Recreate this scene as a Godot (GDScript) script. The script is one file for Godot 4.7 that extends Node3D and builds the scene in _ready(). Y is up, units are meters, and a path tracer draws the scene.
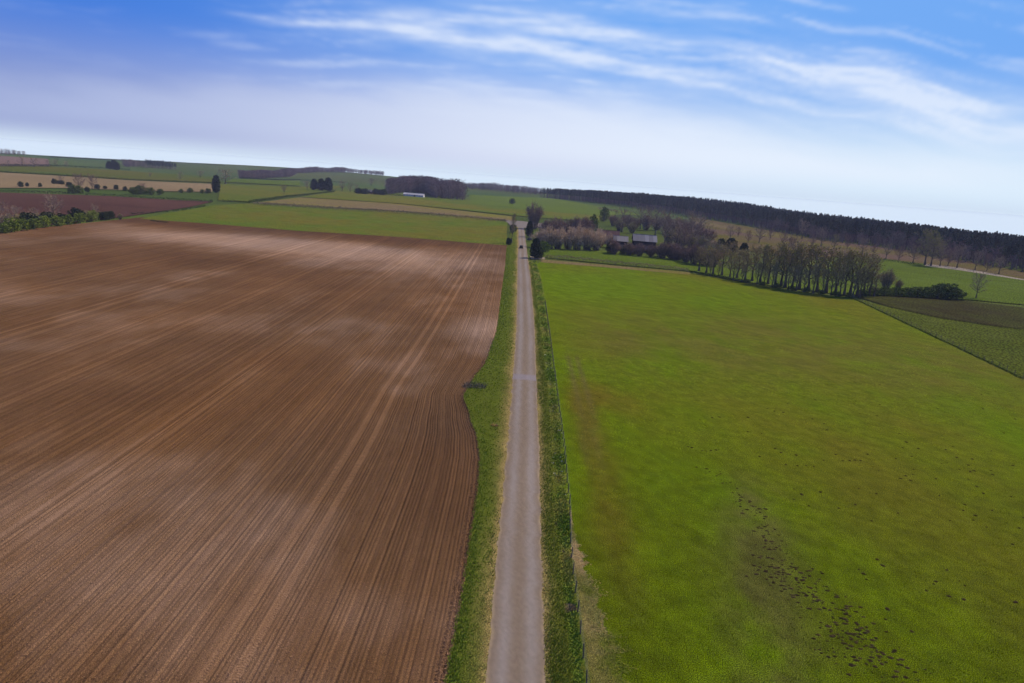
extends Node3D

var rng := RandomNumberGenerator.new()
var n_low := FastNoiseLite.new()
var n_mid := FastNoiseLite.new()
var n_fine := FastNoiseLite.new()
var taken := {}
var M := {}

# ---------------------------------------------------------------- mesh collector
class Shape:
	var v := PackedVector3Array()
	var n := PackedVector3Array()
	var c := PackedColorArray()
	var uv := PackedVector2Array()
	var i := PackedInt32Array()
	func tri(a: Vector3, b: Vector3, d: Vector3, col := Color.WHITE) -> void:
		var k := v.size()
		var nn := (d - a).cross(b - a).normalized()
		v.append(a); v.append(b); v.append(d)
		n.append(nn); n.append(nn); n.append(nn)
		c.append(col); c.append(col); c.append(col)
		uv.append(Vector2(a.x + a.z, a.y)); uv.append(Vector2(b.x + b.z, b.y)); uv.append(Vector2(d.x + d.z, d.y))
		i.append(k); i.append(k + 1); i.append(k + 2)
	func quad(a: Vector3, b: Vector3, d: Vector3, e: Vector3, col := Color.WHITE) -> void:
		tri(a, b, d, col); tri(a, d, e, col)
	func box(lo: Vector3, hi: Vector3, col := Color.WHITE) -> void:
		var p := []
		for k in 8:
			p.append(Vector3(hi.x if k & 1 else lo.x, hi.y if k & 2 else lo.y, hi.z if k & 4 else lo.z))
		for f in [[0, 2, 3, 1], [4, 5, 7, 6], [0, 4, 6, 2], [1, 3, 7, 5], [2, 6, 7, 3], [0, 1, 5, 4]]:
			quad(p[f[0]], p[f[1]], p[f[2]], p[f[3]], col)
	func tube(pts: Array, rads: Array, sides: int, col := Color.WHITE) -> void:
		var rings := []
		for k in pts.size():
			var d: Vector3 = (pts[mini(k + 1, pts.size() - 1)] - pts[maxi(k - 1, 0)]).normalized()
			var s := d.cross(Vector3(0.31, 0.12, 0.94)).normalized()
			var t := d.cross(s)
			var ring := []
			for j in sides:
				var a := TAU * j / sides
				ring.append(pts[k] + (s * cos(a) + t * sin(a)) * float(rads[k]))
			rings.append(ring)
		for k in pts.size() - 1:
			for j in sides:
				var j2 := (j + 1) % sides
				quad(rings[k][j], rings[k][j2], rings[k + 1][j2], rings[k + 1][j], col)
	func mesh() -> ArrayMesh:
		var a := []
		a.resize(Mesh.ARRAY_MAX)
		a[Mesh.ARRAY_VERTEX] = v; a[Mesh.ARRAY_NORMAL] = n; a[Mesh.ARRAY_COLOR] = c; a[Mesh.ARRAY_TEX_UV] = uv; a[Mesh.ARRAY_INDEX] = i
		var m := ArrayMesh.new()
		m.add_surface_from_arrays(Mesh.PRIMITIVE_TRIANGLES, a)
		return m

# ---------------------------------------------------------------- helpers
func ground_height(x: float, z: float) -> float:
	var d := sqrt(x * x + z * z)
	var t := clampf((d - 600.0) / 900.0, 0, 1)
	t = t * t * (3 - 2 * t)
	var h := t * (2.2 * sin(x * 0.0043 + 0.6) * cos(z * 0.0037) + 1.5 * sin(z * 0.009 + x * 0.003))
	h += 17.0 * exp(-(pow((x + 690) / 520.0, 2) + pow((z + 2350) / 420.0, 2)))
	h -= pow(maxf(0, d - 1900.0), 2) / 73500.0
	h += 6.0 * exp(-(pow((x - 330) / 260.0, 2) + pow((z + 1260) / 260.0, 2)))
	var a := atan2(x, -z)
	var ta := clampf((a - 0.25) / 0.35, 0, 1)
	var td := clampf((d - 900.0) / 800.0, 0, 1)
	h -= 16.0 * ta * ta * (3 - 2 * ta) * td * td * (3 - 2 * td)
	return h

func numbered(called: String) -> String:
	var k: int = taken.get(called, 0)
	taken[called] = k + 1
	return called if k == 0 else "%s_%03d" % [called, k]

func tag(o: Node, label: String, category := "", group := "", kind := "") -> Node:
	o.set_meta("label", label)
	if category: o.set_meta("category", category)
	if group: o.set_meta("group", group)
	if kind: o.set_meta("kind", kind)
	return o

func obj(called: String, mesh: Mesh, m: Material, parent: Node = null) -> MeshInstance3D:
	var o := MeshInstance3D.new()
	o.mesh = mesh
	o.material_override = m
	if parent == null or parent == self:
		o.name = numbered(called)
		add_child(o)
	else:
		o.name = called
		parent.add_child(o, true)
	return o

func base(called: String, at: Vector3, turn := 0.0) -> Node3D:
	var o := Node3D.new()
	o.name = numbered(called)
	add_child(o)
	o.position = at
	o.rotation.y = turn
	return o

func scatter(called: String, mesh: Mesh, m: Material, places: Array, tints: Array, label: String, parent: Node = null) -> MultiMeshInstance3D:
	var mm := MultiMesh.new()
	mm.transform_format = MultiMesh.TRANSFORM_3D
	mm.use_colors = tints.size() > 0
	mm.mesh = mesh
	mm.instance_count = places.size()
	for k in places.size():
		mm.set_instance_transform(k, places[k])
		if tints.size() > 0: mm.set_instance_color(k, tints[k])
	var o := MultiMeshInstance3D.new()
	o.multimesh = mm
	o.material_override = m
	if parent == null:
		o.name = numbered(called)
		add_child(o)
	else:
		o.name = called
		parent.add_child(o, true)
	tag(o, label, "", "", "stuff")
	return o

func lin(r: float, g: float, b: float) -> Color:
	return Color(r, g, b).linear_to_srgb()

func paint(albedo: Color, rough := 0.9, vertex := false, tex: Texture2D = null) -> StandardMaterial3D:
	var m := StandardMaterial3D.new()
	m.albedo_color = albedo
	m.roughness = rough
	m.metallic_specular = 0.05
	m.vertex_color_use_as_albedo = vertex
	m.cull_mode = BaseMaterial3D.CULL_DISABLED
	if tex: m.albedo_texture = tex
	return m

func rnd(a: float, b: float) -> float:
	return rng.randf_range(a, b)

func along(line: Array, t: float) -> Vector2:
	var total := 0.0
	for k in line.size() - 1: total += (line[k + 1] - line[k]).length()
	var left := t * total
	for k in line.size() - 1:
		var l: float = (line[k + 1] - line[k]).length()
		if left <= l or k == line.size() - 2:
			return line[k].lerp(line[k + 1], clampf(left / maxf(l, 0.001), 0, 1))
		left -= l
	return line[0]

func length_of(line: Array) -> float:
	var total := 0.0
	for k in line.size() - 1: total += (line[k + 1] - line[k]).length()
	return total

func table(rows: Array, at: float) -> float:
	# rows of [z, value] with z falling
	if at >= rows[0][0]: return rows[0][1]
	for k in rows.size() - 1:
		if at >= rows[k + 1][0]:
			var t: float = (at - rows[k][0]) / (rows[k + 1][0] - rows[k][0])
			t = t * t * (3 - 2 * t) * 0.5 + t * 0.5
			return lerpf(rows[k][1], rows[k + 1][1], t)
	return rows[-1][1]

const ORD := ["first", "second", "third", "fourth", "fifth", "sixth", "seventh", "eighth", "ninth", "tenth", "eleventh", "twelfth", "thirteenth", "fourteenth", "fifteenth", "sixteenth", "seventeenth", "eighteenth", "nineteenth", "twentieth", "twenty-first", "twenty-second", "twenty-third", "twenty-fourth", "twenty-fifth", "twenty-sixth", "twenty-seventh", "twenty-eighth", "twenty-ninth", "thirtieth"]

# ---------------------------------------------------------------- where the lane, the verges and the fields meet (z along the lane, falling away from the camera)
var ROAD_MID := [[30.0, 1.9], [-46.0, 2.1], [-64.0, 2.2], [-79.0, 2.4], [-98.0, 2.6], [-129.0, 2.75], [-174.0, 3.0], [-262.0, 2.6], [-328.0, 2.0], [-374.0, 1.8], [-466.0, 1.1], [-560.0, 0.2]]
var EDGE := [[30.0, -2.8], [-46.0, -2.8], [-57.0, -2.6], [-79.0, -2.6], [-89.0, -2.9], [-96.0, -3.6], [-106.0, -5.4], [-116.5, -7.2], [-123.0, -6.6], [-141.0, -4.6], [-171.0, -3.7], [-287.0, -4.8], [-396.0, -6.4]]
var STRIP_A := [[30.0, 6.0], [-46.0, 6.2], [-64.0, 6.1], [-79.0, 5.8], [-99.0, 6.3], [-129.0, 6.5], [-174.0, 6.5], [-262.0, 6.2], [-325.0, 5.4]]
var STRIP_B := [[30.0, 7.1], [-46.0, 7.2], [-64.0, 7.2], [-79.0, 7.8], [-99.0, 8.1], [-129.0, 8.3], [-174.0, 8.6], [-262.0, 8.9], [-325.0, 7.9]]
var ROUGH := [[30.0, 10.5], [-46.0, 9.9], [-54.0, 9.2], [-66.0, 7.9], [-72.0, 7.7], [-80.0, 7.9], [-99.0, 8.2], [-129.0, 8.4], [-174.0, 8.7], [-262.0, 9.0], [-325.0, 8.0]]

func road_half(z: float) -> float:
	return 2.15 + 0.25 * smoothstep(-120.0, -260.0, z) * (1.0 - smoothstep(-300.0, -420.0, z))

# strip sheet between two x-tables, vertices shared, one colour function
func strip_sheet(called: String, left: Callable, right: Callable, z0: float, z1: float, cols: int, step: float, height: Callable, colour: Callable, m: Material, parent: Node = null) -> MeshInstance3D:
	var s := Shape.new()
	var zs := []
	var z := z0
	while z > z1:
		zs.append(z)
		z -= step * maxf(1.0, pow(absf(z) / 60.0, 1.3))
	zs.append(z1)
	for r in zs.size():
		var a: float = left.call(zs[r])
		var b: float = right.call(zs[r])
		for k in cols + 1:
			var t := float(k) / cols
			var x := lerpf(a, b, t)
			s.v.append(Vector3(x, height.call(x, zs[r], t), zs[r]))
			s.c.append(colour.call(x, zs[r], t))
			s.uv.append(Vector2(x, zs[r]))
	weave(s, cols + 1, zs.size())
	return obj(called, s.mesh(), m, parent)

func weave(s: Shape, w: int, rows: int) -> void:
	s.n.resize(s.v.size())
	for r in rows:
		for k in w:
			var i := r * w + k
			var e: Vector3 = s.v[i + (1 if k < w - 1 else 0)] - s.v[i - (1 if k > 0 else 0)]
			var f: Vector3 = s.v[i + (w if r < rows - 1 else 0)] - s.v[i - (w if r > 0 else 0)]
			var nn := e.cross(f).normalized()
			s.n[i] = nn if nn.y > 0 else -nn
	var up: bool = (s.v[1] - s.v[0]).cross(s.v[w] - s.v[0]).y > 0
	for r in rows - 1:
		for k in w - 1:
			var i := r * w + k
			if up:
				s.i.append_array([i, i + w, i + 1, i + 1, i + w, i + w + 1])
			else:
				s.i.append_array([i, i + 1, i + w, i + 1, i + w + 1, i + w])

# a field: polygon on the land, cut into cells so that it follows the land and can carry patches
func field(called: String, poly: Array, cell: float, lift: float, bump: float, colour: Callable, m: Material, label: String, s: Shape = null) -> MeshInstance3D:
	var commit := s == null
	if commit: s = Shape.new()
	var p := PackedVector2Array(poly)
	var lo := p[0]
	var hi := p[0]
	for q in p:
		lo = lo.min(q)
		hi = hi.max(q)
	var nx := int(ceil((hi.x - lo.x) / cell))
	var nz := int(ceil((hi.y - lo.y) / cell))
	var inside := PackedByteArray()
	inside.resize((nx + 1) * (nz + 1))
	for r in nz + 1:
		for k in nx + 1:
			inside[r * (nx + 1) + k] = 1 if Geometry2D.is_point_in_polygon(lo + Vector2(k, r) * cell, p) else 0
	var put := func(q: Vector2) -> int:
		var h := ground_height(q.x, q.y) + lift
		var up := Vector3.UP
		if bump > 0:
			var f := 2.2
			var h0 := n_fine.get_noise_2d(q.x * f, q.y * f)
			h += bump * h0
			up = Vector3(-(n_fine.get_noise_2d((q.x + 0.15) * f, q.y * f) - h0) * bump / 0.15, 1, -(n_fine.get_noise_2d(q.x * f, (q.y + 0.15) * f) - h0) * bump / 0.15).normalized()
		s.v.append(Vector3(q.x, h, q.y))
		s.n.append(up)
		s.c.append(colour.call(q.x, q.y))
		s.uv.append(q)
		return s.v.size() - 1
	var shared := {}
	for r in nz:
		for k in nx:
			var a := r * (nx + 1) + k
			var sum := inside[a] + inside[a + 1] + inside[a + nx + 1] + inside[a + nx + 2]
			var q := lo + Vector2(k, r) * cell
			if sum == 4:
				var ids := []
				for e in [a, a + 1, a + nx + 2, a + nx + 1]:
					if not shared.has(e):
						shared[e] = put.call(lo + Vector2(e % (nx + 1), e / (nx + 1)) * cell)
					ids.append(shared[e])
				s.i.append_array([ids[0], ids[1], ids[2], ids[0], ids[2], ids[3]])
			else:
				for piece in Geometry2D.intersect_polygons(PackedVector2Array([q, q + Vector2(cell, 0), q + Vector2(cell, cell), q + Vector2(0, cell)]), p):
					var t := Geometry2D.triangulate_polygon(piece)
					if t.is_empty(): continue
					var ids := []
					for w in piece: ids.append(put.call(w))
					for j in range(0, t.size(), 3):
						var A: Vector2 = piece[t[j]]
						var flip: bool = (piece[t[j + 1]] - A).cross(piece[t[j + 2]] - A) < 0
						s.i.append_array([ids[t[j]], ids[t[j + 2 if flip else j + 1]], ids[t[j + 1 if flip else j + 2]]])
	if not commit: return null
	var o := obj(called, s.mesh(), m)
	tag(o, label, "", "", "structure")
	return o

func grain(size: int, seed_: int, freq: float, lo: float, hi: float, stretch := 1.0) -> ImageTexture:
	# a tiling grain texture, grey around one
	var a := FastNoiseLite.new()
	a.seed = seed_
	a.noise_type = FastNoiseLite.TYPE_SIMPLEX
	a.frequency = freq
	a.fractal_octaves = 4
	a.fractal_gain = 0.65
	var im := a.get_seamless_image(size, size, false, false, 0.15)
	im.convert(Image.FORMAT_RGB8)
	var data := im.get_data()
	var lut := PackedByteArray()
	for k in 256: lut.append(int(clampf(lerpf(lo, hi, smoothstep(0.15, 0.85, k / 255.0)), 0, 1) * 255))
	for k in data.size(): data[k] = lut[data[k]]
	im = Image.create_from_data(size, size, false, Image.FORMAT_RGB8, data)
	if stretch != 1.0: im.resize(size, int(size * stretch))
	im.generate_mipmaps()
	return ImageTexture.create_from_image(im)

# ---------------------------------------------------------------- plants
func twig(s: Shape, p: Vector3, d: Vector3, l: float, w: float) -> void:
	var side := d.cross(Vector3(rnd(-1, 1), rnd(-1, 1), rnd(-1, 1))).normalized() * w * 0.5
	s.tri(p - side, p + side, p + d * l)

func leaf(s: Shape, p: Vector3, w: float) -> void:
	var a := Vector3(rnd(-1, 1), rnd(-1, 1), rnd(-1, 1)).normalized()
	var b := a.cross(Vector3(rnd(-1, 1), rnd(-1, 1), rnd(-1, 1))).normalized()
	s.tri(p - a * w * 0.5, p + a * w * 0.5, p + b * w)

func any_dir() -> Vector3:
	return Vector3(rnd(-1, 1), rnd(-1, 1), rnd(-1, 1)).normalized()

# a tree without leaves, ten metres high: stem, limbs, twigs, and buds if asked
func bare_tree(seed_: int, clear: float, spread: float, limbs: int, subs: int, twigs: int, thick: float, buds: int, rise := 0.8) -> Array:
	rng.seed = seed_
	var t := Shape.new()
	var c := Shape.new()
	var b := Shape.new()
	var lean := Vector3(rnd(-0.5, 0.5), 0, rnd(-0.5, 0.5))
	var spine := []
	var rads := []
	for k in 7:
		var y := k / 6.0
		spine.append(Vector3(lean.x * y * y + rnd(-0.08, 0.08) * k, y * 8.6, lean.z * y * y + rnd(-0.08, 0.08) * k))
		rads.append(lerpf(0.26, 0.03, pow(y, 0.7)) * (1.35 if k == 0 else 1.0))
	t.tube(spine, rads, 6)
	for k in limbs:
		var f := (k + rnd(0.0, 1.0)) / limbs
		var y := lerpf(clear, 8.2, f)
		var at: Vector3 = spine[int(y / 8.6 * 6)].lerp(spine[mini(int(y / 8.6 * 6) + 1, 6)], fposmod(y / 8.6 * 6, 1.0))
		var az := k * 2.4 + rnd(-0.5, 0.5)
		var reach := spread * (0.35 + 0.75 * sin(PI * clampf(0.18 + f * 0.78, 0, 1))) * rnd(0.75, 1.2)
		var out := Vector3(cos(az), rnd(0.35, 0.7) * rise + f * 0.7, sin(az)).normalized()
		var p1 := at + out * reach * 0.45
		var out2 := (out + Vector3(rnd(-0.3, 0.3), rnd(0.05, 0.5) * rise, rnd(-0.3, 0.3))).normalized()
		var p2 := p1 + out2 * reach * 0.4
		var p3 := p2 + (out2 + Vector3(rnd(-0.3, 0.3), rnd(0.0, 0.4), rnd(-0.3, 0.3))).normalized() * reach * 0.35
		var r := lerpf(0.1, 0.045, f)
		(t if k < limbs / 3 else c).tube([at, p1, p2, p3], [r, r * 0.7, r * 0.45, r * 0.15], 4)
		for j in subs:
			var g := (j + rnd(0.2, 1.0)) / subs
			var q := at.lerp(p1, clampf(g * 3.0, 0, 1)) if g < 0.33 else (p1.lerp(p2, (g - 0.33) * 3.0) if g < 0.66 else p2.lerp(p3, clampf((g - 0.66) * 3.0, 0, 1)))
			var d := (out + any_dir() * 1.1 + Vector3(0, 0.35, 0)).normalized()
			var l := reach * rnd(0.25, 0.5)
			var q2 := q + d * l
			c.tube([q, q2], [r * 0.3, r * 0.1], 3)
			for w in twigs:
				var q3 := q.lerp(q2, rnd(0.15, 1.0))
				var dd := (d + any_dir() * 0.95 + Vector3(0, 0.2, 0)).normalized()
				var tl := rnd(0.35, 0.95)
				twig(c, q3, dd, tl, thick)
				if rng.randi() % 100 < buds:
					leaf(b, q3 + dd * tl * rnd(0.5, 1.0), rnd(0.12, 0.24))
	return [t.mesh(), c.mesh(), b.mesh() if buds > 0 else null]

# a bush without leaves, four metres high and as wide
func bare_bush(seed_: int, thick: float, buds: int) -> Array:
	rng.seed = seed_
	var t := Shape.new()
	var c := Shape.new()
	var b := Shape.new()
	for k in 34:
		var az := k * 2.4 + rnd(-0.4, 0.4)
		var lean := rnd(0.1, 1.15)
		var top := Vector3(cos(az) * lean * 1.9, (3.6 - lean * 1.3) * rnd(0.8, 1.1), sin(az) * lean * 1.9)
		var foot := Vector3(cos(az), 0, sin(az)) * rnd(0.1, 0.7)
		var mid := foot.lerp(top, 0.5) + Vector3(0, 0.35, 0)
		t.tube([foot, mid, top], [0.06, 0.04, 0.012], 3)
		for j in 44:
			var f := rnd(0.2, 1.0)
			var q := foot.lerp(mid, f * 2) if f < 0.5 else mid.lerp(top, f * 2 - 1)
			var d := ((top - foot).normalized() * 0.7 + any_dir()).normalized()
			var l := rnd(0.4, 0.95)
			twig(c, q, d, l, thick)
			twig(c, q + d * l * 0.5, (d + any_dir() * 0.8).normalized(), l * 0.6, thick)
			if rng.randi() % 100 < buds:
				leaf(b, q + d * l * rnd(0.4, 1.0), rnd(0.1, 0.2))
	return [t.mesh(), c.mesh(), b.mesh() if buds > 0 else null]

# leaves in lobes round a stem; size is the box of the crown
func leafy(seed_: int, size: Vector3, foot: float, lobes: int, leaves: int, w: float, pointed := 0.0) -> Array:
	rng.seed = seed_
	var t := Shape.new()
	var c := Shape.new()
	t.tube([Vector3.ZERO, Vector3(0.05, foot + size.y * 0.5, 0.03), Vector3(0, foot + size.y * 0.85, 0)], [size.x * 0.045 + 0.04, size.x * 0.03 + 0.02, 0.02], 5)
	for k in lobes:
		var h := (k + rnd(0, 1)) / lobes
		var ring := sqrt(maxf(0.05, 1.0 - pow(absf(h * 2 - 0.85) / 1.2, 2))) * lerpf(1.0, 1.0 - h, pointed)
		var az := k * 2.4
		var mid := Vector3(cos(az) * size.x * 0.3 * ring, foot + h * size.y * 0.86 + size.y * 0.06, sin(az) * size.z * 0.3 * ring)
		t.tube([Vector3(0, maxf(0.05, mid.y * 0.55), 0), mid], [size.x * 0.02, 0.01], 3)
		var rr := Vector3(size.x * 0.26 * (0.45 + ring * 0.6), size.y * 0.9 / maxf(4.0, lobes * 0.42), size.z * 0.26 * (0.45 + ring * 0.6))
		for j in leaves:
			var d := any_dir() * (0.55 + 0.5 * sqrt(rng.randf()))
			leaf(c, mid + d * rr, w * rnd(0.6, 1.3))
	return [t.mesh(), c.mesh(), null]

# a plantation pine, seventeen metres high, bare below and dark above
func pine(seed_: int) -> Array:
	rng.seed = seed_
	var t := Shape.new()
	var c := Shape.new()
	t.tube([Vector3.ZERO, Vector3(rnd(-0.2, 0.2), 9, rnd(-0.2, 0.2)), Vector3(0, 17, 0)], [0.26, 0.18, 0.03], 5)
	for k in 16:
		var y := rnd(2.5, 9.5)
		var az := rnd(0, TAU)
		twig(t, Vector3(0, y, 0), Vector3(cos(az), rnd(-0.2, 0.3), sin(az)).normalized(), rnd(0.9, 2.0), 0.14)
	for k in 11:
		var y := 8.0 + k * 0.83
		var reach := lerpf(2.3, 0.35, pow(k / 10.0, 1.1)) * rnd(0.85, 1.15)
		for j in 6:
			var az := j * TAU / 6 + k * 0.9 + rnd(-0.3, 0.3)
			var d := Vector3(cos(az), rnd(-0.15, 0.35), sin(az)).normalized()
			for w in 3:
				var q := Vector3(0, y, 0) + d * reach * (0.25 + w * 0.28)
				leaf(c, q + any_dir() * 0.15, 0.95 - w * 0.12)
	return [t.mesh(), c.mesh(), null]

func template(parts: Array, bark: Material, crown: Material, bud: Material = null) -> Node3D:
	var o := Node3D.new()
	obj_in(o, "trunk", parts[0], bark)
	obj_in(o, "crown", parts[1], crown)
	if parts[2] != null and bud != null: obj_in(o, "leaves", parts[2], bud)
	return o

func obj_in(parent: Node, called: String, mesh: Mesh, m: Material) -> void:
	var o := MeshInstance3D.new()
	o.name = called
	o.mesh = mesh
	o.material_override = m
	parent.add_child(o, true)

var plants := {}
func plant(kind: String, called: String, x: float, z: float, scale_: Vector3, label: String, category: String, group := "", sink := 0.05) -> Node3D:
	var set_: Array = plants[kind]
	var o: Node3D = set_[rng.randi() % set_.size()].duplicate()
	o.name = numbered(called)
	add_child(o)
	o.position = Vector3(x, ground_height(x, z) - sink, z)
	o.rotation.y = rnd(0, TAU)
	o.scale = scale_
	tag(o, label, category, group)
	return o

# trees in a row or a list: [x, z, height]; size is the height of the kind as built
func row(kind: String, called: String, spots: Array, size: float, wide: float, label: String, category: String, group: String) -> void:
	for k in spots.size():
		var e: Array = spots[k]
		var s: float = e[2] / size * rnd(0.9, 1.08)
		var w: float = s * wide * (e[3] if e.size() > 3 else 1.0)
		plant(kind, called, e[0], e[1], Vector3(w * rnd(0.8, 1.25), s, w * rnd(0.8, 1.25)), label.replace("NTH", ORD[k]), category, group)

# a hedge: leaves or twigs in a long uneven body along a line
func hedge(line: Array, high: float, wide: float, per_metre: int, w: float, mats: Array, label: String, seed_: int, twiggy := 0.0, gaps := 0.0) -> void:
	rng.seed = seed_
	var o := base("hedge", Vector3(line[0].x, ground_height(line[0].x, line[0].y), line[0].y))
	var f := Shape.new()
	var st := Shape.new()
	var total := length_of(line)
	var count := int(total * per_metre)
	for k in count:
		var t := (k + rng.randf()) / count
		var q := along(line, t)
		var top := high * (1.0 + 0.45 * n_mid.get_noise_2d(t * total * 6.0, seed_ * 31.0))
		if gaps > 0 and n_mid.get_noise_2d(t * total * 4.0, seed_ * 77.0) < gaps - 0.55: continue
		var y := top * sqrt(rng.randf())
		var half := wide * 0.5 * sqrt(maxf(0.1, 1.0 - pow(y / (top * 1.1), 3)))
		var dir := (along(line, minf(1, t + 0.01)) - along(line, maxf(0, t - 0.01))).normalized()
		var side := dir.orthogonal() * rnd(-half, half)
		var x: float = q.x + side.x
		var z: float = q.y + side.y
		var p := Vector3(x, ground_height(x, z) + y, z) - o.position
		if rng.randf() < twiggy:
			twig(f, p, (Vector3(0, 0.8, 0) + any_dir()).normalized(), w * 2.6, w * 0.22)
		else:
			leaf(f, p, w * rnd(0.6, 1.3))
	var nst := int(total / maxf(0.8, high))
	for k in nst:
		var q := along(line, (k + rng.randf()) / nst)
		var p := Vector3(q.x, ground_height(q.x, q.y) - 0.05, q.y) - o.position
		st.tube([p, p + Vector3(rnd(-0.2, 0.2), high * 0.75, rnd(-0.2, 0.2))], [0.05, 0.02], 3)
	obj("undergrowth", st.mesh(), mats[1], o)
	obj("foliage", f.mesh(), mats[0], o)
	tag(o, label, "hedge")

# a wood that reads as one mass: trees on an uneven grid in a belt behind a front line
func wood(called: String, front: Array, depth: Vector2, spacing: float, tall: float, parts: Array, bark: Material, crown: Material, label: String, seed_: int, keep := 1.0, rolling := 0.5) -> void:
	rng.seed = seed_
	var s := Shape.new()
	var total := length_of(front)
	var places := []
	var tints := []
	var nu := int(total / spacing)
	var nv := int(depth.length() / spacing)
	for a in nu:
		for b in nv + 1:
			if rng.randf() > keep: continue
			var q := along(front, (a + rng.randf()) / nu) + depth * ((b + rnd(-0.45, 0.45)) / maxf(1, nv))
			var k := tall * rnd(0.88, 1.1) * (1.0 + rolling * n_low.get_noise_2d(q.x * 1.1, q.y * 0.5))
			var turn := Basis(Vector3.UP, rnd(0, TAU)).scaled(Vector3(k * rnd(0.9, 1.2), k, k * rnd(0.9, 1.2)))
			places.append(Transform3D(turn, Vector3(q.x, ground_height(q.x, q.y) - 0.1, q.y)))
			var g := rnd(0.55, 1.6)
			tints.append(Color(g * rnd(0.9, 1.15), g * rnd(0.95, 1.05), g))
	var o := base(called, Vector3.ZERO)
	scatter("trunk", parts[0], bark, places, tints, "stems of the trees", o)
	scatter("crown", parts[1], crown, places, tints, "crowns of the trees", o)
	tag(o, label, "wood", "", "stuff")

# ---------------------------------------------------------------- sky: pale veil low down, blue above, thin high streaks
func make_sky() -> ImageTexture:
	var w := 2048
	var h := 1024
	var im := Image.create(w, h, false, Image.FORMAT_RGBF)
	var a := FastNoiseLite.new()
	a.seed = 5
	a.frequency = 0.05
	a.fractal_octaves = 5
	a.fractal_gain = 0.55
	var veil := [[-180.0, 5.0], [-90.0, 4.0], [-50.0, 3.0], [-34.0, 3.1], [-27.0, 4.0], [-20.0, 5.3], [-2.0, 6.5], [12.0, 5.6], [25.0, 3.7], [33.0, 2.6], [60.0, 3.0], [120.0, 5.0], [180.0, 5.0]]
	var streak := [[-180.0, 9.0], [-60.0, 7.5], [-20.0, 9.1], [-10.0, 10.0], [0.0, 10.0], [12.0, 9.3], [22.0, 7.7], [32.0, 5.6], [60.0, 5.0], [180.0, 9.0]]
	var lo := Vector3(0.30, 0.36, 0.62)
	var blue := Vector3(0.06, 0.205, 0.70)
	var top := Vector3(0.065, 0.16, 0.54)
	var white := Vector3(0.80, 0.87, 0.99)
	var sun_az := 42.0
	for y in h:
		var el := 90.0 - (y + 0.5) * 180.0 / h
		if el < -0.2:
			for x in w: im.set_pixel(x, y, Color(0.79, 0.95, 1.04))
			continue
		var coarse := 4 if el > 40 else (2 if el > 16 else 1)
		var vk := 0
		var sk := 0
		for x in range(0, w, coarse):
			var az := (x + 0.5) * 360.0 / w
			if az > 180.0: az -= 360.0
			if x == w / 2:
				vk = 0
				sk = 0
			while vk < veil.size() - 2 and az > veil[vk + 1][0]: vk += 1
			while sk < streak.size() - 2 and az > streak[sk + 1][0]: sk += 1
			var ve: float = lerpf(veil[vk][1], veil[vk + 1][1], smoothstep(veil[vk][0], veil[vk + 1][0], az))
			var se: float = lerpf(streak[sk][1], streak[sk + 1][1], smoothstep(streak[sk][0], streak[sk + 1][0], az))
			# distance to the sun's bearing decides how milky the air is
			var near_sun := 0.5 + 0.5 * cos(deg_to_rad(az - sun_az))
			near_sun = near_sun * near_sun
			var c := lo.lerp(Vector3(0.62, 0.67, 0.86), smoothstep(0.36, 0.76, near_sun)).lerp(Vector3(0.64, 0.80, 0.94), smoothstep(0.72, 1.0, near_sun))
			c = c.lerp(Vector3(0.63, 0.74, 0.89), 1.0 - smoothstep(-0.2, 1.5, el))
			var up := smoothstep(1.5, 9.5, el)
			c = c.lerp(blue.lerp(Vector3(0.17, 0.40, 0.88), smoothstep(0.4, 0.85, near_sun)), up)
			c = c.lerp(top, smoothstep(12.0, 60.0, el))
			var n1 := a.get_noise_2d(az * 1.2 + el * 2.0, el * 5.0)
			var n2 := a.get_noise_2d(az * 1.1 + 300.0, (el - se) * 13.0 + az * 0.25)
			var n3 := a.get_noise_2d(az * 2.6 - el * 6.0 + 700.0, (el - se) * 30.0)
			# the veil: its upper edge wanders
			var k := 1.0 - smoothstep(ve - 2.2, ve + 1.3, el + n1 * 1.2)
			c = c.lerp(c.lerp(Vector3(0.44, 0.51, 0.76).lerp(white, smoothstep(0.4, 0.9, near_sun)), 0.8), k * 0.95 * smoothstep(0.0, 2.5, el))
			# streaks of ice cloud
			var d := el - se + n1 * 0.7
			var b := exp(-pow(d / (0.28 if d > 0 else 0.7), 2)) * smoothstep(-24.0, -15.0, az) * clampf(0.7 + n2 * 0.8 + n3 * 0.3, 0, 1)
			var wisp := smoothstep(-0.05, 0.75, n2 + n3 * 0.45) * smoothstep(3.0, 7.0, el) * (1.0 - smoothstep(30.0, 60.0, el) * 0.6) * (0.3 + 0.7 * smoothstep(0.4, 0.62, near_sun))
			var fan := exp(-pow((el - se + 0.3 + n1) / 2.3, 2)) * clampf(0.6 + n2 * 0.9 + n3 * 0.35, 0, 1) * smoothstep(-24.0, 4.0, az)
			c = c.lerp(white, clampf(b * 0.3 + wisp * 0.3 + fan * 0.66, 0, 0.75))
			for e in coarse: im.set_pixel(x + e, y, Color(c.x, c.y, c.z))
	return ImageTexture.create_from_image(im)

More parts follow.
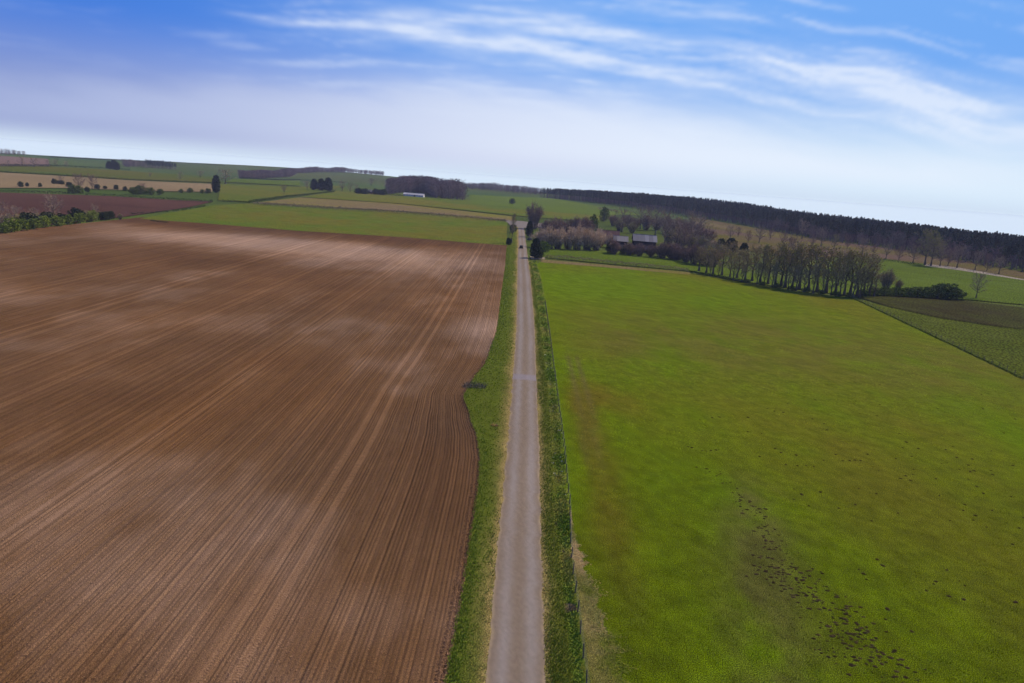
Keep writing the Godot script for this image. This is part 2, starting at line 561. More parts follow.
func _ready() -> void:
	# ------------------------------------------------------------ camera, sky, sun
	var cam := Camera3D.new()
	cam.name = "camera"
	add_child(cam)
	cam.position = Vector3(0, 35, 0)
	cam.rotation = Vector3(-deg_to_rad(12.3345), 0, deg_to_rad(4.3461))
	cam.fov = 48.98
	cam.near = 0.5
	cam.far = 12000
	cam.current = true
	var env := Environment.new()
	env.tonemap_mode = Environment.TONE_MAPPER_LINEAR
	env.tonemap_exposure = 1.34
	env.background_mode = Environment.BG_SKY
	var sky := Sky.new()
	var pan := PanoramaSkyMaterial.new()
	pan.panorama = make_sky()
	sky.sky_material = pan
	env.sky = sky
	env.background_energy_multiplier = 0.765
	env.sdfgi_enabled = true
	env.ssao_enabled = true
	env.ssil_enabled = true
	env.fog_enabled = true
	env.fog_density = 0.00009
	env.fog_light_color = Color(0.80, 0.84, 1.0)
	var we := WorldEnvironment.new()
	we.name = "air"
	we.environment = env
	add_child(we)
	var sun := DirectionalLight3D.new()
	sun.name = "sun"
	add_child(sun)
	sun.light_energy = 1.5
	sun.light_color = Color(1.0, 0.92, 0.78)
	sun.light_angular_distance = 0.55
	sun.shadow_enabled = true
	sun.rotation = Vector3(-deg_to_rad(44), -deg_to_rad(42) + PI, 0)   # stands ahead of the camera and to its right
	print("sky")

	n_low.seed = 11; n_low.frequency = 0.012; n_low.fractal_octaves = 4
	n_mid.seed = 12; n_mid.frequency = 0.05; n_mid.fractal_octaves = 4
	n_fine.seed = 13; n_fine.frequency = 0.3; n_fine.fractal_octaves = 3

	# ------------------------------------------------------------ materials
	var grass_grain := grain(512, 21, 0.06, 0.35, 1.0)
	var soil_grain := grain(512, 22, 0.06, 0.6, 1.0)
	var road_grain := grain(512, 23, 0.16, 0.72, 1.0)
	M.grass = paint(Color.WHITE, 0.95, true, grass_grain)
	M.grass.uv1_scale = Vector3(0.22, 0.22, 0.22)
	M.far = paint(Color.WHITE, 0.95, true, grass_grain)
	M.far.uv1_scale = Vector3(0.03, 0.03, 0.03)
	M.soil = paint(Color.WHITE, 0.95, true, soil_grain)
	M.soil.uv1_scale = Vector3(0.5, 0.12, 1)
	M.road = paint(Color.WHITE, 0.75, true, road_grain)
	M.road.uv1_scale = Vector3(0.4, 0.4, 0.4)
	for e in [[M.grass, grass_grain, 3.0], [M.soil, soil_grain, 3.5], [M.road, road_grain, 0.35]]:
		e[0].heightmap_enabled = true
		e[0].heightmap_texture = e[1]
		e[0].heightmap_scale = e[2]
	M.tuft = paint(Color.WHITE, 0.7, true)
	M.tuft.backlight = Color(0.9, 0.9, 0.6)
	M.clod = paint(Color.WHITE, 0.95, true)
	M.bark = paint(lin(0.11, 0.088, 0.07))
	M.bark_pale = paint(lin(0.13, 0.115, 0.095))
	M.twig_grey = paint(lin(0.30, 0.23, 0.165))
	M.twig_mauve = paint(lin(0.25, 0.165, 0.125))
	M.twig_buff = paint(lin(0.54, 0.41, 0.27))
	M.twig_dark = paint(lin(0.30, 0.23, 0.13))
	M.bud_green = paint(lin(0.27, 0.26, 0.045))
	M.bud_green.backlight = Color(0.4, 0.4, 0.2)
	M.bud_gold = paint(lin(0.30, 0.21, 0.035))
	M.bud_gold.backlight = Color(0.4, 0.4, 0.2)
	M.leaf_dark = paint(lin(0.04, 0.055, 0.026))
	M.leaf_mid = paint(lin(0.085, 0.115, 0.026))
	M.leaf_mid.backlight = Color(0.3, 0.3, 0.15)
	M.leaf_fresh = paint(lin(0.15, 0.19, 0.03))
	M.leaf_fresh.backlight = Color(0.4, 0.4, 0.2)
	M.pine_stem = paint(lin(0.15, 0.10, 0.10), 0.9, true)
	M.pine_crown = paint(lin(0.052, 0.066, 0.042), 0.9, true)
	M.wood_stem = paint(lin(0.13, 0.10, 0.09), 0.9, true)
	M.wood_crown = paint(lin(0.17, 0.125, 0.11), 0.9, true)
	M.post = paint(lin(0.13, 0.11, 0.09))
	M.wire = paint(lin(0.25, 0.25, 0.25), 0.4)
	print("materials")

	build_ground()
	print("ground")
	build_plants()
	print("plants")
	build_things()
	print("things")
	for k in plants:
		for o in plants[k]: o.free()

# ---------------------------------------------------------------- land, lane, verges and fields
var TRAMS := [-18.35, -43.6, -68.6, -93.0, -117.5, -142.0]

func soil_x(v: float, z: float) -> float:
	var e := table(EDGE, z)
	return -2.7 - v + (e + 2.7) * exp(-v / 9.0)

func soil_tone(x: float, z: float) -> Color:
	# moist and dry soil in long soft patches; the drier the paler
	var dry := n_low.get_noise_2d(x * 0.8 + 340, z * 1.2) * 0.42 + n_mid.get_noise_2d(x * 0.6, z * 0.45) * 0.4 + n_mid.get_noise_2d(x * 2.4 + 60, z * 1.3) * 0.22
	dry += 1.5 * exp(-pow((x + 115) / 60.0, 2) - pow((z + 318) / 24.0, 2))
	dry += 1.0 * exp(-pow((x + 45) / 38.0, 2) - pow((z + 290) / 40.0, 2))
	dry += 0.9 * exp(-pow((x + 7) / 7.0, 2) - pow((z + 172) / 26.0, 2))
	dry += 0.3 * exp(-pow((x + 28) / 22.0, 2) - pow((z + 66) / 20.0, 2))
	dry -= 0.55 * smoothstep(-352.0, -368.0, z)
	dry -= 0.5 * exp(-pow((x + 9) / 6.0, 2) - pow((z + 85) / 22.0, 2))
	dry -= 0.3 * exp(-pow((x + 110) / 40.0, 2) - pow((z + 262) / 22.0, 2))
	var t := clampf(0.47 + dry * 0.5, 0, 1)
	var wet := Vector3(0.090, 0.047, 0.024)
	var mid := Vector3(0.160, 0.089, 0.046)
	var pale := Vector3(0.34, 0.23, 0.17)
	var c := wet.lerp(mid, t * 2) if t < 0.5 else mid.lerp(pale, t * 2 - 1)
	var red := n_mid.get_noise_2d(x * 0.35 + 500, z * 0.25) * 0.25
	return Color(c.x * (1 + red * 0.35), c.y, c.z * (1 - red * 0.6))

func grass_tone(x: float, z: float) -> Color:
	var lush := Vector3(0.148, 0.245, 0.003)
	var olive := Vector3(0.185, 0.190, 0.014)
	var ochre := Vector3(0.185, 0.135, 0.018)
	var worn := Vector3(0.170, 0.135, 0.060)
	var deep := Vector3(0.066, 0.098, 0.006)
	var a := n_low.get_noise_2d(x * 1.5, z * 0.5 + 90)
	var b := n_mid.get_noise_2d(x * 1.1 + 70, z * 0.55) * 0.5 + n_mid.get_noise_2d(x * 4.5 + 170, z * 2.6) * 0.3
	var c := lush.lerp(olive, clampf(0.42 + a * 0.9 + b * 0.5, 0, 1))
	# lush grass by the far left corner, thin and tired grass across the middle
	var far_corner := exp(-pow((x - 22) / 34.0, 2) - pow((z + 262) / 46.0, 2))
	c = c.lerp(lush * 1.06, clampf(far_corner * 1.2, 0, 0.9))
	var thin := exp(-pow((z + 172) / 34.0, 2)) * smoothstep(8.0, 24.0, x) * 0.7 + 0.5 * exp(-pow((x - 70) / 26.0, 2) - pow((z + 205) / 18.0, 2))
	c = c.lerp(olive.lerp(worn, 0.35), clampf(thin * (0.8 + b * 1.5), 0, 0.8))
	var och := exp(-pow((x - 12.0) / 2.6, 2)) * smoothstep(-50.0, -75.0, z) * (1 - smoothstep(-118.0, -140.0, z)) + 0.75 * exp(-pow((x - 17) / 6.0, 2) - pow((z + 122) / 9.0, 2))
	c = c.lerp(ochre, clampf(och * (0.75 + b), 0, 0.75))
	var mud := exp(-pow((x - 24.0 - (z + 60) * -0.25) / 3.6, 2)) * smoothstep(-95.0, -80.0, z) * smoothstep(-38.0, -52.0, z)
	c = c.lerp(worn, clampf(mud * (0.62 + b * 1.6), 0, 0.7))
	c = c.lerp(deep, clampf(smoothstep(-120.0, -55.0, z) * (0.35 + b * 0.7), 0, 0.6))
	for tx in [11.2, 13.0]:
		var cx: float = tx + 0.6 * sin(z * 0.03)
		c = c.lerp(worn * 1.15, 0.5 * exp(-pow((x - cx) / 0.4, 2)) * smoothstep(-85.0, -100.0, z) * (1 - smoothstep(-150.0, -190.0, z)))
	var f := 1.0 + n_fine.get_noise_2d(x * 1.6, z * 1.0) * 0.34 + n_mid.get_noise_2d(x * 3.0 + 900, z * 1.6) * 0.1
	return Color(c.x * f, c.y * f, c.z * f)

func build_ground() -> void:
	rng.seed = 1
	# the land itself, one sheet to the horizon
	var s := Shape.new()
	var rings := [0.0]
	var d := 40.0
	while d < 3500.0:
		rings.append(d)
		d *= 1.085
	var around := 144
	for r in rings.size():
		for k in around + 1:
			var a := TAU * k / around
			var x: float = sin(a) * rings[r]
			var z: float = -cos(a) * rings[r]
			s.v.append(Vector3(x, ground_height(x, z) - 0.12 - rings[r] * 0.0004, z))
			var g := 0.9 + 0.35 * n_low.get_noise_2d(x * 0.12, z * 0.12)
			var warm := n_low.get_noise_2d(x * 0.07 + 900, z * 0.07)
			s.c.append(Color((0.115 + 0.06 * warm) * g, 0.172 * g, 0.034 * g))
			s.uv.append(Vector2(x, z))
			s.n.append(Vector3.UP)
	var w := around + 1
	for r in rings.size() - 1:
		for k in around:
			var i := r * w + k
			s.i.append_array([i, i + w, i + 1, i + 1, i + w, i + w + 1])
	tag(obj("ground", s.mesh(), M.far), "gently rolling farmland reaching the horizon", "", "", "structure")

	# the ploughed field: every furrow is real relief, running along the lane and bending round the verge
	s = Shape.new()
	var vs := [0.0]
	while vs[-1] < 196.0:
		vs.append(vs[-1] + (0.095 if vs[-1] < 44.0 else 0.26))
	var zs := [10.0]
	while zs[-1] > -395.0:
		zs.append(zs[-1] - 0.42 * pow(maxf(43.0, -zs[-1]) / 46.0, 1.55))
	zs[-1] = -395.0
	var height := PackedFloat32Array()
	var tone := PackedFloat32Array()
	var flat := PackedFloat32Array()
	for k in vs.size():
		var v: float = vs[k]
		var amp := 0.016 + 0.075 * absf(n_mid.get_noise_1d(v * 11.0)) + 0.02 * (0.5 + 0.5 * sin(TAU * v / 3.04))
		var hh := amp * sin(TAU * v / 0.41 + n_mid.get_noise_1d(v * 6.0) * 5.0)
		hh -= 0.06 * exp(-pow((fposmod(v + 0.6 * n_mid.get_noise_1d(v), 3.04) - 1.5) / 0.1, 2))
		hh -= maxf(0.0, n_fine.get_noise_1d(v * 4.0 + 800.0) - 0.15) * 0.24
		hh += rnd(-0.02, 0.02)
		height.append(hh)
		tone.append(1.0 + (0.24 if v < 44.0 else 0.1) * n_fine.get_noise_1d(v * 3.0) + 0.22 * n_fine.get_noise_1d(v * 9.0) + rnd(-0.14, 0.14))
		var fl := 0.0
		for t in TRAMS:
			for side in [-1.12, 1.12]:
				fl = maxf(fl, exp(-pow((-2.7 - v - t - side) / 0.36, 4)))
		flat.append(fl)
	for r in zs.size():
		var z: float = zs[r]
		var e := table(EDGE, z)
		for k in vs.size():
			var v: float = vs[k]
			var x := -2.7 - v + (e + 2.7) * exp(-v / 9.0)
			var rough := n_fine.get_noise_2d(v * 9.0, z * 4.0) * 0.028
			var y := 0.05 + (height[k] + rough) * (1 - flat[k] * 0.85) * smoothstep(-395.0, -380.0, z)
			s.v.append(Vector3(x, y if k > 0 else -0.1, z))
			s.uv.append(Vector2(v, z))
			var c := soil_tone(x, z)
			var g := tone[k] * (1.0 + n_fine.get_noise_2d(v * 5.0 + 77, z * 0.7) * 0.16) 
			g = lerpf(g, 1.62, flat[k] * (0.62 + 0.3 * n_mid.get_noise_1d(z * 2.0 + v)))
			s.c.append(Color(c.r * g, c.g * g, c.b * g))
	weave(s, vs.size(), zs.size())
	var soil := obj("ploughed_field", s.mesh(), M.soil)
	tag(soil, "broad brown ploughed field with long furrows beside the lane", "", "", "structure")
	# tread marks of a tractor in the nearest pair of wheelings: rows of pressed lugs
	for side in [-1.12, 1.12]:
		var tr := Shape.new()
		var z := -42.0
		while z > -96.0:
			var e2 := table(EDGE, z)
			var v0: float = -2.7 - (TRAMS[0] + side)
			var x := -2.7 - v0 + (e2 + 2.7) * exp(-v0 / 9.0)
			var fade := smoothstep(-96.0, -60.0, z)
			if rng.randf() > fade + 0.1:
				z -= 0.27
				continue
			for half in [-1, 1]:
				var a := Vector3(x + half * 0.03, 0.062, z)
				var b := Vector3(x + half * 0.27, 0.062, z + 0.1)
				var up := Vector3(0, 0.010 + 0.008 * fade, 0)
				var dz := Vector3(0, 0, 0.055)
				tr.quad(a - dz, a + up, b + up, b - dz)
				tr.quad(a + dz, b + dz, b + up, a + up)
			z -= 0.27
		tag(obj("tyre_track", tr.mesh(), paint(lin(0.20, 0.115, 0.06)), soil), "pressed tread marks of a tractor wheel", "", "", "stuff")
	# clods
	rng.seed = 5
	var clod := Shape.new()
	var ring := []
	for k in 6: ring.append(Vector3(cos(k * TAU / 6) * rnd(0.75, 1.1), rnd(-0.2, 0.25), sin(k * TAU / 6) * rnd(0.75, 1.1)))
	for k in 6:
		clod.tri(ring[k], ring[(k + 1) % 6], Vector3(0.1, 0.75, -0.05))
		clod.tri(ring[(k + 1) % 6], ring[k], Vector3(0, -0.5, 0))
	var places := []
	var tints := []
	for k in 42000:
		var z := -42.0 - 120.0 * pow(rng.randf(), 1.9)
		var v := rnd(0.0, 1.0)
		v = (v * v * 0.9 if k % 5 == 0 else v * minf(75.0, 16.0 - z * 0.7))
		var x := soil_x(v, z)
		var sz := rnd(0.02, 0.06) * (1.25 if k % 5 == 0 else 1.0)
		places.append(Transform3D(Basis(any_dir(), rnd(0, TAU)).scaled(Vector3(sz, sz * 0.8, sz)), Vector3(x, 0.075, z)))
		var c := soil_tone(x, z)
		var g := rnd(0.6, 1.6)
		tints.append(Color(c.r * g, c.g * g, c.b * g))
	scatter("soil_clods", clod.mesh(), M.clod, places, tints, "loose clods of brown soil", soil)

	# the lane
	var road_l := func(z: float) -> float: return table(ROAD_MID, z) - road_half(z) + 0.26 * n_mid.get_noise_2d(z * 6.0, 3.0)
	var road_r := func(z: float) -> float: return table(ROAD_MID, z) + road_half(z) + 0.26 * n_mid.get_noise_2d(z * 6.0, 90.0)
	var road_y := func(_x: float, _z: float, t: float) -> float: return 0.075 + 0.05 * (1 - pow(t * 2 - 1, 2)) 
	var road_c := func(x: float, z: float, t: float) -> Color:
		var wheel := exp(-pow((t - 0.26) / 0.13, 2)) + exp(-pow((t - 0.75) / 0.13, 2))
		var c := Vector3(0.200, 0.158, 0.122).lerp(Vector3(0.252, 0.222, 0.208), clampf(wheel * (0.9 + n_mid.get_noise_2d(x * 3, z * 0.5) * 0.6), 0, 1))
		var rim := smoothstep(0.07, 0.0, minf(t, 1 - t) + n_mid.get_noise_2d(x * 2, z * 4.0) * 0.05)
		c = c.lerp(Vector3(0.33, 0.26, 0.17), rim * 0.7)
		var patch := smoothstep(-128.0, -129.2, z) * (1 - smoothstep(-131.5, -133.0, z))
		c = c.lerp(Vector3(0.24, 0.225, 0.275), patch * 0.6)
		c *= 1.0 + 0.08 * n_mid.get_noise_2d(x * 2.0 + 33, z * 0.25) + 0.16 * n_fine.get_noise_2d(x * 7.0, z * 6.0)
		return Color(c.x, c.y, c.z)
	tag(strip_sheet("road", road_l, road_r, 30.0, -545.0, 30, 0.35, road_y, road_c, M.road), "narrow straight grey country lane without markings", "", "", "structure")
	# the lane it meets beyond the trees
	s = Shape.new()
	var cross := [Vector2(-86.5, -715.3), Vector2(-35.9, -658.6), Vector2(-13.4, -626.3), Vector2(0.7, -616.2), Vector2(19.0, -599.0), Vector2(42.2, -589.6), Vector2(78.0, -595.0)]
	field("crossing_road", [cross[1] + Vector2(0, -3), cross[2] + Vector2(0, -4), cross[3] + Vector2(0, -12), cross[4] + Vector2(0, -14), cross[5] + Vector2(0, -6), cross[5] + Vector2(0, 6), Vector2(8, -556), Vector2(4.2, -545), Vector2(-3.5, -545), Vector2(-7, -556), cross[2] + Vector2(0, 4), cross[1] + Vector2(0, 3)], 8, 0.1, 0, func(_x, _z): return Color(0.19, 0.17, 0.16), M.road, "grey road that the lane meets beyond the bushes")

	# verges
	var verge_y := func(x: float, z: float, t: float) -> float: return 0.06 + 0.06 * sin(PI * t) + 0.06 * n_fine.get_noise_2d(x * 2, z * 2)
	var left_edge := func(z: float) -> float: return table(EDGE, z) - 0.02
	var left_road := func(z: float) -> float: return road_l.call(z) + 0.06
	var left_c := func(x: float, z: float, t: float) -> Color:
		var away: float = road_l.call(z) - x
		var dry := exp(-pow(away / 0.55, 2)) + 0.55 * exp(-pow((away - 0.9) / 0.75, 2)) * (0.6 + n_mid.get_noise_2d(x, z * 0.7))
		var c := Vector3(0.125, 0.165, 0.020).lerp(Vector3(0.40, 0.31, 0.12), clampf(dry, 0, 1))
		c *= 1.0 + 0.3 * n_fine.get_noise_2d(x * 2, z * 2) + 0.2 * n_mid.get_noise_2d(x, z)
		return Color(c.x, c.y, c.z)
	tag(strip_sheet("verge_left", left_edge, left_road, 30.0, -560.0, 18, 0.5, verge_y, left_c, M.grass), "grass verge between the lane and the ploughed field", "", "", "structure")
	var right_road := func(z: float) -> float: return road_r.call(z) - 0.06
	var right_edge := func(z: float) -> float: return table(ROUGH, z) + 0.05
	var right_c := func(x: float, z: float, t: float) -> Color:
		var away: float = x - road_r.call(z)
		var dry := exp(-pow(away / 0.35, 2)) + 0.5 * exp(-pow((away - 0.5) / 0.6, 2)) * (0.5 + n_mid.get_noise_2d(x, z * 0.7))
		var rough := smoothstep(table(STRIP_B, z) + 0.1, table(STRIP_B, z) + 0.5, x)
		var c := Vector3(0.125, 0.150, 0.022).lerp(Vector3(0.38, 0.30, 0.12), clampf(dry, 0, 0.85))
		c = c.lerp(Vector3(0.33, 0.265, 0.10), rough * clampf(0.7 + n_mid.get_noise_2d(x * 2, z * 2) * 0.9, 0, 1))
		c *= 1.0 + 0.3 * n_fine.get_noise_2d(x * 2, z * 2) + 0.2 * n_mid.get_noise_2d(x, z)
		var gt := grass_tone(x, z)
		c = c.lerp(Vector3(gt.r, gt.g, gt.b), smoothstep(0.9, 0.1, table(ROUGH, z) - x + 0.5 * n_fine.get_noise_2d(x * 1.5, z * 1.5)))
		return Color(c.x, c.y, c.z)
	tag(strip_sheet("verge_right", right_road, right_edge, 30.0, -326.0, 22, 0.5, verge_y, right_c, M.grass), "rough grass verge between the lane and the green pasture", "", "", "structure")

	# the pasture, cut finer where it is near
	s = Shape.new()
	var P := [Vector2(9.9, -325.6), Vector2(75.1, -326.9), Vector2(92.8, -304.9), Vector2(109.4, -288.7), Vector2(125.8, -281.8)]
	var far_line := [P[0], P[1], P[2], P[3], P[4]]
	var fence := [Vector2(127.2, -284.9), Vector2(120.8, -229.9), Vector2(116.5, -192.3), Vector2(112.8, -161.4)]
	for band in [[12.0, -62.0, 0.34], [-62.0, -90.0, 0.5], [-90.0, -150.0, 0.9], [-150.0, -345.0, 2.2]]:
		var poly := [Vector2(table(ROUGH, band[0]), band[0])]
		var z: float = band[0] - 4.0
		while z > maxf(band[1], -322.0):
			poly.append(Vector2(table(ROUGH, z), z))
			z -= 4.0
		if band[1] > -300.0:
			poly.append(Vector2(table(ROUGH, band[1]), band[1]))
		if band[1] > -300.0:
			var most: float = {-62.0: 62.0, -90.0: 78.0, -150.0: 112.0}[band[1]]
			poly.append_array([Vector2(most, band[1]), Vector2(most, band[0])])
		else:
			poly.append_array(far_line)
			poly.append_array([fence[0], fence[1], fence[2], fence[3], Vector2(112.0, band[0])])
		field("", poly, band[2], 0.055, 0.03, grass_tone, M.grass, "", s)
	tag(obj("pasture", s.mesh(), M.grass), "large green pasture of short grazed grass beside the lane", "", "", "structure")

	# the fields beyond, each a sheet of its own
	var patchy := func(c: Vector3, c2: Vector3, fx: float, fz: float) -> Callable:
		return func(x: float, z: float) -> Color:
			var t := clampf(0.5 + n_low.get_noise_2d(x * fx, z * fz) * 0.9 + n_mid.get_noise_2d(x * fx, z * fz) * 0.6, 0, 1)
			var k := c.lerp(c2, t)
			return Color(k.x, k.y, k.z)
	var green := Vector3(0.135, 0.205, 0.020)
	var olive := Vector3(0.205, 0.195, 0.026)
	var tan := Vector3(0.38, 0.285, 0.155)
	var brown := Vector3(0.115, 0.058, 0.045)
	var mauve := Vector3(0.235, 0.155, 0.125)
	var F: Material = M.far
	field("green_field", [Vector2(-194.5, -385.0), Vector2(-165.0, -388.2), Vector2(-112.7, -385.9), Vector2(-62.7, -395.1), Vector2(-6.9, -392.5), Vector2(-10.7, -601.0), Vector2(-34.2, -627.8), Vector2(-100.4, -626.7), Vector2(-172.8, -590.9), Vector2(-210.5, -587.0), Vector2(-217.9, -538.1), Vector2(-206.9, -458.3)], 5, 0.09, 0.05, patchy.call(olive, green * 1.05, 1.0, 0.5), F, "long olive green field beyond the ploughed field")
	field("brown_field", [Vector2(-377.1, -489.8), Vector2(-344.7, -499.6), Vector2(-298.8, -549.3), Vector2(-256.4, -560.1), Vector2(-235.0, -576.8), Vector2(-218.6, -499.0), Vector2(-209.8, -426.9), Vector2(-204.6, -380.1), Vector2(-203.1, -331.5), Vector2(-202.9, -292.6), Vector2(-202.8, -261.6)], 9, 0.08, 0, patchy.call(brown, brown * 1.35, 0.5, 0.8), F, "dark brown bare field behind the hedgerow of shrubs")
	field("stubble_field", [Vector2(-593.4, -773.2), Vector2(-540.9, -785.9), Vector2(-493.4, -810.2), Vector2(-429.9, -832.0), Vector2(-368.8, -905.7), Vector2(-295.4, -722.9), Vector2(-322.3, -656.9), Vector2(-366.2, -600.5), Vector2(-375.9, -545.1), Vector2(-406.4, -528.3)], 14, 0.2, 0, patchy.call(tan, tan * 0.82, 0.4, 0.4), F, "pale tan stubble field with dotted bushes")
	field("meadow", [Vector2(-681.7, -889.1), Vector2(-630.8, -917.2), Vector2(-644.1, -1058.6), Vector2(-589.0, -1141.0), Vector2(-468.9, -1151.6), Vector2(-375.7, -950.2), Vector2(-441.5, -854.5), Vector2(-506.3, -831.4), Vector2(-554.7, -806.1), Vector2(-608.3, -792.8)], 18, 0.25, 0, patchy.call(green * 0.8, olive * 0.8, 0.3, 0.3), F, "dull green meadow behind the pale stubble field")
	field("distant_field", [Vector2(-1104.0, -1442.2), Vector2(-1005.3, -1463.9), Vector2(-942.9, -1512.0), Vector2(-668.8, -1076.1), Vector2(-639.7, -930.3), Vector2(-701.0, -914.4)], 22, 0.35, 0, patchy.call(mauve * 1.25, mauve * 1.1, 0.3, 0.3), F, "pinkish brown far field below the skyline")
	field("meadow", [Vector2(-366.2, -920.0), Vector2(-298.1, -1018.3), Vector2(-288.1, -1232.9), Vector2(-246.2, -972.5), Vector2(-233.4, -763.5), Vector2(-218.4, -604.7), Vector2(-238.2, -594.3)], 14, 0.25, 0, patchy.call(green * 0.95, olive, 0.3, 0.3), F, "grass meadow around the lone small tree")
	field("meadow", [Vector2(-440.4, -1164.4), Vector2(-456.3, -1558.3), Vector2(-307.6, -1050.7), Vector2(-385.3, -984.5)], 16, 0.3, 0, patchy.call(green * 0.9, green, 0.3, 0.3), F, "bright green strip of meadow below the hill wood")
	field("green_field", [Vector2(-242.7, -984.3), Vector2(-181.2, -1024.1), Vector2(-71.9, -1041.8), Vector2(51.2, -1036.2), Vector2(123.6, -960.1), Vector2(73.9, -713.6), Vector2(7.9, -707.6), Vector2(-1.4, -712.2), Vector2(-126.0, -784.6), Vector2(-221.9, -758.4)], 12, 0.2, 0, patchy.call(olive * 1.05, green, 0.3, 0.4), F, "grey green field in front of the long white shed")
	field("stubble_field", [Vector2(-211.7, -608.3), Vector2(-218.7, -747.7), Vector2(-124.1, -772.9), Vector2(-5.8, -686.7), Vector2(-5.0, -622.9), Vector2(-102.8, -641.6), Vector2(-178.6, -611.0)], 10, 0.2, 0, patchy.call(tan * 0.72, olive * 1.3, 0.3, 0.5), F, "tan stubble strip behind the long dark hedge")
	field("meadow", [Vector2(-86.1, -1239.7), Vector2(40.2, -1393.2), Vector2(113.5, -1116.3), Vector2(162.4, -965.6), Vector2(42.9, -856.2), Vector2(-65.3, -948.8)], 14, 0.3, 0, patchy.call(green, green * 1.12, 0.3, 0.3), F, "bright green meadow below the left end of the pine forest")
	field("heath", [Vector2(224.1, -1016.2), Vector2(235.8, -1009.0), Vector2(270.0, -792.8), Vector2(279.3, -685.2), Vector2(320.7, -631.9), Vector2(323.5, -556.1), Vector2(323.2, -459.2), Vector2(289.3, -409.8), Vector2(278.4, -476.9), Vector2(251.1, -498.6), Vector2(232.9, -517.5), Vector2(170.8, -459.2), Vector2(131.0, -507.5), Vector2(158.2, -670.3)], 12, 0.2, 0, patchy.call(mauve * 0.8, olive * 0.75, 0.7, 0.7), F, "mauve brown rough land along the forest edge")
	field("pale_strip", [Vector2(219.3, -910.4), Vector2(238.3, -757.9), Vector2(256.8, -698.2), Vector2(241.4, -655.4), Vector2(210.4, -681.8), Vector2(191.9, -817.1)], 10, 0.35, 0, patchy.call(tan * 0.55, olive * 1.0, 0.6, 0.6), F, "pale grassy strip crossing the mauve rough land")
	field("paddock", [Vector2(12.3, -388.6), Vector2(54.3, -405.5), Vector2(86.2, -378.4), Vector2(105.6, -349.4), Vector2(137.1, -308.4), Vector2(128.5, -288.0), Vector2(93.8, -308.4), Vector2(76.9, -335.2), Vector2(37.1, -340.3), Vector2(10.4, -347.0)], 4, 0.09, 0.04, patchy.call(green * 1.05, green * 0.9, 1.0, 1.0), F, "bright green paddock strip in front of the farm")
	field("headland", [Vector2(10.2, -336.0), Vector2(36.4, -333.8), Vector2(75.5, -329.0), Vector2(73.4, -319.0), Vector2(35.4, -323.6), Vector2(9.9, -323.6)], 3, 0.1, 0.03, patchy.call(tan * 0.75, olive * 1.1, 1.0, 1.0), F, "pale worn strip along the trimmed hedge")
	field("green_field", [Vector2(221.2, -522.3), Vector2(238.7, -515.1), Vector2(272.8, -489.8), Vector2(302.9, -429.6), Vector2(215.3, -302.0), Vector2(181.2, -306.1), Vector2(154.0, -300.6), Vector2(130.5, -292.9), Vector2(116.7, -309.1)], 7, 0.1, 0.05, patchy.call(green * 0.85, green, 0.8, 0.5), F, "green field between the shrub hedge and the forest track")
	field("brown_field", [Vector2(131.0, -286.8), Vector2(153.1, -298.9), Vector2(179.2, -302.5), Vector2(206.2, -288.7), Vector2(168.7, -234.1), Vector2(154.5, -236.7), Vector2(140.8, -246.7), Vector2(132.8, -264.8)], 4, 0.1, 0.05, patchy.call(Vector3(0.055, 0.050, 0.018), Vector3(0.075, 0.088, 0.018), 1.4, 0.9), F, "dark bare patch beyond the wire fence")
	field("green_field", [Vector2(126.8, -282.3), Vector2(132.2, -263.5), Vector2(140.2, -245.5), Vector2(153.9, -235.6), Vector2(168.0, -233.1), Vector2(111.5, -150.8), Vector2(112.8, -161.4), Vector2(116.5, -192.3), Vector2(120.8, -229.9)], 3, 0.07, 0.06, patchy.call(Vector3(0.090, 0.120, 0.014), Vector3(0.118, 0.150, 0.018), 1.2, 0.7), F, "dull green field on the far side of the wire fence")
	field("track", [Vector2(264.8, -493.1), Vector2(280.9, -481.2), Vector2(302.9, -429.6), Vector2(287.1, -406.6), Vector2(266.8, -456.5), Vector2(253.4, -471.4)], 6, 0.16, 0, patchy.call(Vector3(0.45, 0.40, 0.34), Vector3(0.38, 0.33, 0.27), 1.0, 1.0), F, "pale farm track along the edge of the forest")
	field("apron", [Vector2(5.3, -346.4), Vector2(6.7, -351.2), Vector2(12.2, -346.2), Vector2(12.0, -337.3), Vector2(5.7, -333.6)], 2, 0.11, 0.02, patchy.call(Vector3(0.48, 0.44, 0.36), Vector3(0.38, 0.33, 0.25), 2.0, 2.0), F, "pale gravel gateway beside the lane")

# ---------------------------------------------------------------- grass, trees, hedges, woods
func tuft_mesh(blades: int, w: float, bend: float) -> ArrayMesh:
	var s := Shape.new()
	for k in blades:
		var az := rnd(0, TAU)
		var o := Vector3(cos(az), 0, sin(az))
		var p := o * rnd(0.0, 0.35)
		var tip := p + o * rnd(0.2, bend) + Vector3(0, rnd(0.6, 1.1), 0)
		var side := Vector3(-o.z, 0, o.x) * w
		var mid := p.lerp(tip, 0.55) + Vector3(0, 0.12, 0)
		s.quad(p - side, p + side, mid + side * 0.7, mid - side * 0.7)
		s.tri(mid - side * 0.7, mid + side * 0.7, tip)
	return s.mesh()

